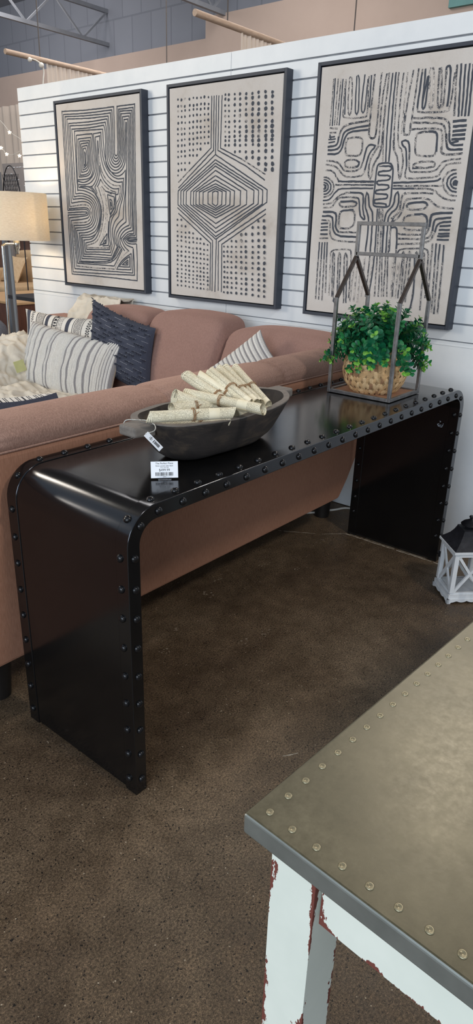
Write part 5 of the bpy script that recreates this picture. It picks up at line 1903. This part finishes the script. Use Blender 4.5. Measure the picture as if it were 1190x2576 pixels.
def board(name, p, ex, ey, ez, nx2, ny2, nz2, worn=0.05, tp=1.0, smax=0.014):
    """solid board from p along ex, ey, ez; surface gridded so the paint wears at the edges; tp tapers ex/ey towards +ez start"""
    ex, ey, ez = Vector(ex), Vector(ey), Vector(ez)
    b = MB()
    wr = []

    def P(u, v, w):
        k = lerp(tp, 1.0, w)
        cu, cv = 0.5 + (u - .5) * k, 0.5 + (v - .5) * k
        return Vector(p) + ex * cu + ey * cv + ez * w
    faces = [(lambda s, t: (s, 0, t), nx2, nz2, ex, ez), (lambda s, t: (1 - s, 1, t), nx2, nz2, ex, ez), (lambda s, t: (0, 1 - s, t), ny2, nz2, ey, ez), (lambda s, t: (1, s, t), ny2, nz2, ey, ez),
             (lambda s, t: (s, 1 - t, 0), nx2, ny2, ex, ey), (lambda s, t: (s, t, 1), nx2, ny2, ex, ey)]
    for f, nu, nv, e, g in faces:
        b.grid(lambda s, t: P(*f(s, t)), nu, nv)
        for i in range(nu + 1):
            for j_ in range(nv + 1):
                s, t = i / nu, j_ / nv
                d_ = min(min(s, 1 - s) * e.length, min(t, 1 - t) * g.length)
                wr.append(max(0, 1 - d_ / smax))
    o = b.build(name, M['white'], ft)
    a_ = o.data.attributes.new('wear', 'FLOAT', 'POINT')
    a_.data.foreach_set('value', wr)
    return o


LW = 0.060
for (a0, c0) in ((.022, .026), (TLn - .022 - LW, .026), (.022, TWd - .026 - LW), (TLn - .022 - LW, TWd - .026 - LW)):
    board('leg', F3(a0, c0, 0), FX * LW, FY * LW, (0, 0, TZ - .028), 12, 12, 60, tp=0.97)
board('apron', F3(.026, .026 + LW + .006, TZ - .028 - .083), FX * .022, FY * (TWd - .064 - 2 * LW), (0, 0, .083), 4, 60, 8, smax=.012)
board('apron', F3(TLn - .048, .026 + LW + .006, TZ - .028 - .083), FX * .022, FY * (TWd - .064 - 2 * LW), (0, 0, .083), 4, 60, 8, smax=.012)
board('apron', F3(.022 + LW + .006, .030, TZ - .028 - .083), FX * (TLn - .056 - 2 * LW), FY * .022, (0, 0, .083), 60, 4, 8, smax=.012)
board('apron', F3(.022 + LW + .006, TWd - .052, TZ - .028 - .083), FX * (TLn - .056 - 2 * LW), FY * .022, (0, 0, .083), 60, 4, 8, smax=.012)

# ------------------------------------------------------------------ floor lamp at the end of the slat wall
lx, ly = 1.825, 3.06
fl_ = thing('floor_lamp', 'nickel floor lamp with cream linen drum shade at end of slat wall', 'lamp', (lx - .04, ly, 0))
b = MB()
rs = 0.212
b.lathe([(rs, 1.247), (rs * .985, 1.522)], (lx, ly, 0), 64)
b.lathe([(rs * .985 - .003, 1.522), (rs - .003, 1.247)], (lx, ly, 0), 64)
b.lathe([(rs + .001, 1.247), (rs - .004, 1.247)], (lx, ly, 0), 64)
b.lathe([(rs * .985 + .001, 1.522), (rs * .985 - .004, 1.522)], (lx, ly, 0), 64)
b.build('lamp_shade', M['shade'], fl_, smooth=60)
b = MB()
b.lathe([(0, 1.16), (.012, 1.165), (.014, 1.19), (.020, 1.20), (.020, 1.238), (.012, 1.26), (.012, 1.30), (0, 1.30)], (lx, ly, 0), 20)
b.build('socket', M['chrome'], fl_, smooth=45)
b = MB()
b.ball((lx + .03, ly - .03, 1.37), .030, 16, 12, (1, 1, 1.25))
b.build('bulb', M['bulb'], fl_, smooth=60)
pl = bpy.data.lights.new('lamp_glow', 'POINT')
pl.energy, pl.color, pl.shadow_soft_size = 3.8, (1.0, 0.72, 0.42), 0.035
po = bpy.data.objects.new('lamp_glow', pl)
COL.objects.link(po)
po.location = (lx + .06, ly - .06, 1.39)
b = MB()
xp = 1.722
b.tube(catmull([(lx, ly, 1.222), (xp + .03, ly, 1.222), (xp + .008, ly, 1.214), (xp, ly, 1.19), (xp - .003, ly, 1.0), (xp - .02, ly, .5), (xp - .03, ly, .02)], 6), .0085, 12)
b.build('bent_tube', M['chrome'], fl_, smooth=60)
b = MB()
b.bar((lx - .045, ly + .01, 1.215), (lx - .045, ly + .01, .02), .010, .026, (0, 1, 0))
b.build('flat_post', M['brushed'], fl_, bevel=.001)
b = MB()
b.lathe([(0, 0), (.14, 0), (.14, .016), (.13, .02), (0, .02)], (lx - .06, ly, 0), 40)
b.build('base', M['brushed'], fl_, smooth=40)

# ------------------------------------------------------------------ things beyond the wall
# block coffee table
ctb = thing('chest_table', 'low dark brown block table with honey wood top behind floor lamp', 'table', (4.5, 7.3, 0))
MB().box((4.05, 6.53, 0.0), (5.25, 7.9, 0.425)).build('body', M['walnut'], ctb, bevel=.01)
MB().box((4.04, 6.52, 0.425), (5.26, 7.91, 0.455)).build('top', M['oak'], ctb, bevel=.004)
b = MB()
b.ball((4.035, 6.88, 0.440), .014, 10, 8)
b.build('knob', M['brushed'], ctb, smooth=60)
# armchair with pillow
ach = thing('armchair', 'oatmeal upholstered armchair far behind the floor lamp', 'armchair', (5.9, 9.2, 0))
puff(MB(), (5.3, 8.6, 0.12), (6.5, 9.7, 0.30)).build('base', M['beige'], ach, smooth=75)
puff(MB(), (5.28, 8.62, 0.30), (6.2, 9.6, 0.46)).build('seat_cushion', M['beige'], ach, smooth=75)
puff(MB(), (6.15, 8.6, 0.30), (6.5, 9.7, 0.95)).build('backrest', M['beige'], ach, smooth=75)
puff(MB(), (5.30, 9.6, 0.12), (6.5, 9.86, 0.66)).build('arm', M['beige'], ach, smooth=75)
for (x, y) in ((5.4, 8.7), (5.4, 9.6), (6.4, 8.7), (6.4, 9.6)):
    MB().lathe([(0, 0), (.02, 0), (.03, .13), (0, .13)], (x, y, 0), 12).build('foot', M['foot'], ach)
pillow('linen_pillow', 'beige linen pillow leaning on the far armchair', (6.02, 9.60, 0.87), (6.02, 9.10, 0.85), (5.80, 9.62, 0.47), 0.08, M['beigep'], None, 24, 24)
# grey pouf
gp = at(-20, 884, 2, 0.0)
b = MB()
b.lathe([(0, 0), (.15, 0), (.185, .06), (.195, .17), (.18, .28), (.13, .335), (0, .345)], gp, 32)
tag(b.build('pouf', M['pouf'], None, smooth=60, loc=gp), 'grey textured pouf at the left edge beside floor lamp', 'pouf')
# black stand just round the wall end
st = thing('metal_stand', 'thin black metal side stand just past the end of slat wall', 'stand', (2.4, 3.2, 0))
p0 = at(60, 741, 0, 2.40)
MB().box((2.24, 2.95, p0.z - .020), (2.56, p0.y, p0.z + .006)).build('top', M['bstand'], st)
for (x, y) in ((2.25, 2.96), (2.55, 2.96), (2.25, 3.345), (2.55, 3.345)):
    MB().bar((x, y, 0), (x, y, p0.z - .020), .012, .012, (1, 0, 0)).build('leg', M['bstand'], st)
MB().bar((2.25, 3.345, .05), (2.55, 3.345, p0.z - .03), .008, .008).build('brace', M['bstand'], st)


# drapes and voiles
def drape(name, label, p0, p1, ztop, zbot, folds, amp, mat, cat='curtain', sag=0.0):
    p0, p1 = Vector((*p0, 0)), Vector((*p1, 0))
    d = p1 - p0
    nr = Vector((-d.y, d.x, 0)).normalized()
    b = MB()
    r = random.Random(hash(name) % 97 + folds)
    ph = [r.uniform(0, 6) for _ in range(4)]

    def fn(u, v):
        a_ = amp * (0.5 + .5 * v) * (math.sin(u * folds * 2 * PI + ph[0]) + .5 * math.sin(u * folds * 3.7 + ph[1] + v))
        p = p0 + d * u + nr * a_
        p.z = lerp(ztop, zbot, v)
        return p
    b.grid(fn, folds * 10, 12)
    o = b.build(name, mat, None, smooth=80, loc=(p0 + d / 2) + Vector((0, 0, zbot)))
    return tag(o, label, cat)


drape('brown_curtain', 'brown floor-length curtain behind the far armchair', (6.9, 8.8), (6.9, 11.6), 1.40, 0.02, 12, .05, M['drape'])
drape('sheer_curtain', 'pale sheer curtain on the far tan wall above the lamp', (6.85, 9.6), (6.85, 11.4), 3.20, 1.45, 9, .04, M['sheer'])
# grey slat panel with white hooks
gs = thing('slat_display_panel', 'grey slatted display panel with white hooks far behind lamp', 'panel', (6.6, 9.6, 0))
b = MB()
b.box((6.62, 9.15, 1.40), (6.66, 10.5, 2.3))
b.box((6.62, 9.2, 0.0), (6.66, 9.26, 1.40)).box((6.62, 10.4, 0.0), (6.66, 10.46, 1.40))
b.build('panel', M['greywall'], gs)
rnd = random.Random(2)
b = MB()
for i in range(9):
    for k in range(14):
        if rnd.random() < .35: continue
        y = 9.2 + k * .092
        b.box((6.612, y, 1.47 + i * .095), (6.62, y + rnd.uniform(.03, .07), 1.478 + i * .095))
b.build('hooks', M['card'], gs)
# wire lattice chair
wc = thing('wire_chair', 'black wire lattice chair back showing above the lamp shade', 'chair', (5.25, 8.2, 0))
b = MB()
c0 = at(28, 470, 0, 5.25)
b.tube([c0 + Vector((0, .22 * math.cos(a_) , .52 * math.sin(a_) - .25)) for a_ in [PI * q / 16 for q in range(17)]], .007, 6)
b.build('hoop', M['bstand'], wc, smooth=60)
b = MB()
for k in range(-4, 5):
    for sg in (-1, 1):
        p = c0 + Vector((0.01 * sg, .04 * k, -.28))
        b.tube([p, p + Vector((0, .05 * sg, .22)), p + Vector((0, -.02 * sg, .44))], .0045, 4)
b.build('lattice', M['bstand'], wc, smooth=60)
b = MB()
for dy in (-.2, .2): b.tube([(c0.x, c0.y + dy, 0), (c0.x, c0.y + dy, c0.z - .25)], .008, 6)
b.build('leg', M['bstand'], wc, smooth=60)
# grey upright at the left edge
gp2 = at(2, 470, 0, 3.7)
tag(MB().box((3.68, gp2.y, 0), (3.72, gp2.y + .05, 1.85)).build('display_upright', M['brushed'], None, loc=(3.7, gp2.y, 0)), 'grey metal display upright at the left edge above the lamp', 'post')
# star string lights
sl = thing('string_lights', 'string of small warm star lights sagging across left of slat wall', 'lights', at(25, 380, 0, 3.6))
s1 = [at(-60, 255, 0, 3.6), at(0, 303, 0, 3.6), at(24, 331, 0, 3.6), at(52, 350, 0, 3.6), at(90, 380, 0, 3.6)]
s2 = [at(-40, 330, 0, 3.6), at(4, 372, 0, 3.6), at(17, 388, 0, 3.6), at(32, 389, 0, 3.6), at(50, 380, 0, 3.6), at(80, 360, 0, 3.6)]
b = MB()
for s_1 in (s1, s2): b.tube(catmull(s_1, 6), .0028, 5)
b.build('cord', M['wcord'], sl, smooth=60)
for (px_, py_) in ((24, 333), (3, 372), (17, 388), (49, 392)):
    b = MB()
    c0 = at(px_, py_, 0, 3.6)
    a1 = RX
    a2 = RY
    vs = []
    for off in (-.006, .006):
        for k in range(10):
            r = .019 if k % 2 == 0 else .009
            an = PI / 2 + 2 * PI * k / 10
            vs.append(c0 + a1 * r * math.cos(an) + a2 * r * math.sin(an) + RF * off)
    b.add(vs, [tuple(range(10)), tuple(range(19, 9, -1))] + [(k, (k + 1) % 10, 10 + (k + 1) % 10, 10 + k) for k in range(10)])
    b.build('star_bulb', M['star'], sl)


# hanging dowels, voiles, chains
def chain(name, label, p, ztop=4.75):
    b = MB()
    b.tube([p, (p.x + .004, p.y, (p.z + ztop) / 2), (p.x, p.y, ztop)], .005, 5)
    return tag(b.build(name, M['cordm'], None, loc=p), label, 'chain', None)


for i, (yy, px1, lab) in enumerate(((4.70, 105, 'left'), (2.57, 573, 'right'))):
    z_ = 2.655 if i == 0 else 2.63
    x_end = 5.6
    dw = MB().tube([(2.97, yy, z_), (x_end, yy, z_)], .021, 12)
    tag(dw.build('wooden_dowel', M['dowel'], None, smooth=50, loc=(2.97, yy, z_)), ['bare wood dowel hung over the wall end, near the dark left corner', 'bare wood dowel hung above the middle painting'][i], 'dowel')
    pa = at(115, 155, 1, yy) if i == 0 else at(606, 80, 1, yy)
    drape('sheer_curtain', ['short gathered sheer curtain on left dowel above the slat wall', 'cream fringed sheer curtain on the right dowel above the middle painting'][i], (pa.x, yy), (x_end - .1, yy), z_ + .02, 1.2, 44, .014, M['sheer'])
p = at(101, 149, 1, 4.70)
chain('hanging_chain', 'thin chain holding left dowel below the dark ceiling', p)
p = at(572, 62, 1, 2.57)
chain('hanging_chain', 'thin chain holding the right dowel above middle painting', p)
for (px_, py_, xx_, lab) in ((419, 150, 4.2, 'thin chain hanging against dark wall between the two dowels'), (891, 70, 4.2, 'thin chain hanging in front of the tall tan wall')):
    p = at(px_, py_, 0, xx_)
    p = Vector((p.x, p.y, p.z - .5))
    chain('hanging_chain', lab, p)
# plug and flex hanging at the wall end
b = MB()
pa = [at(72, 146, 1, 4.68), at(90, 152, 1, 4.68), at(104, 162, 1, 4.68), at(110, 178, 1, 4.68), at(109, 200, 1, 4.68), at(108, 222, 1, 4.68)]
b.tube(catmull(pa, 5), .006, 6)
b.ball(at(104, 164, 1, 4.66), .022, 10, 8)
b.ball(at(75, 150, 1, 4.66), .018, 10, 8)
tag(b.build('plug_cord', M['wcord'], None, smooth=60, loc=pa[2]), 'white flex with plug looped over the left dowel end', 'cord')
# white cable on floor behind the console
b = MB()
b.tube(catmull([(1.72, 0.93, .006), (1.86, 0.74, .006), (1.99, 0.66, .006), (2.075, 0.60, .006), (2.085, 0.40, .006), (2.085, .1, .006)], 8), .0055, 8)
tag(b.build('floor_cable', M['wcord'], None, smooth=60, loc=(2.0, .66, 0)), 'white cable on the floor along foot of the wall behind console table', 'cable')
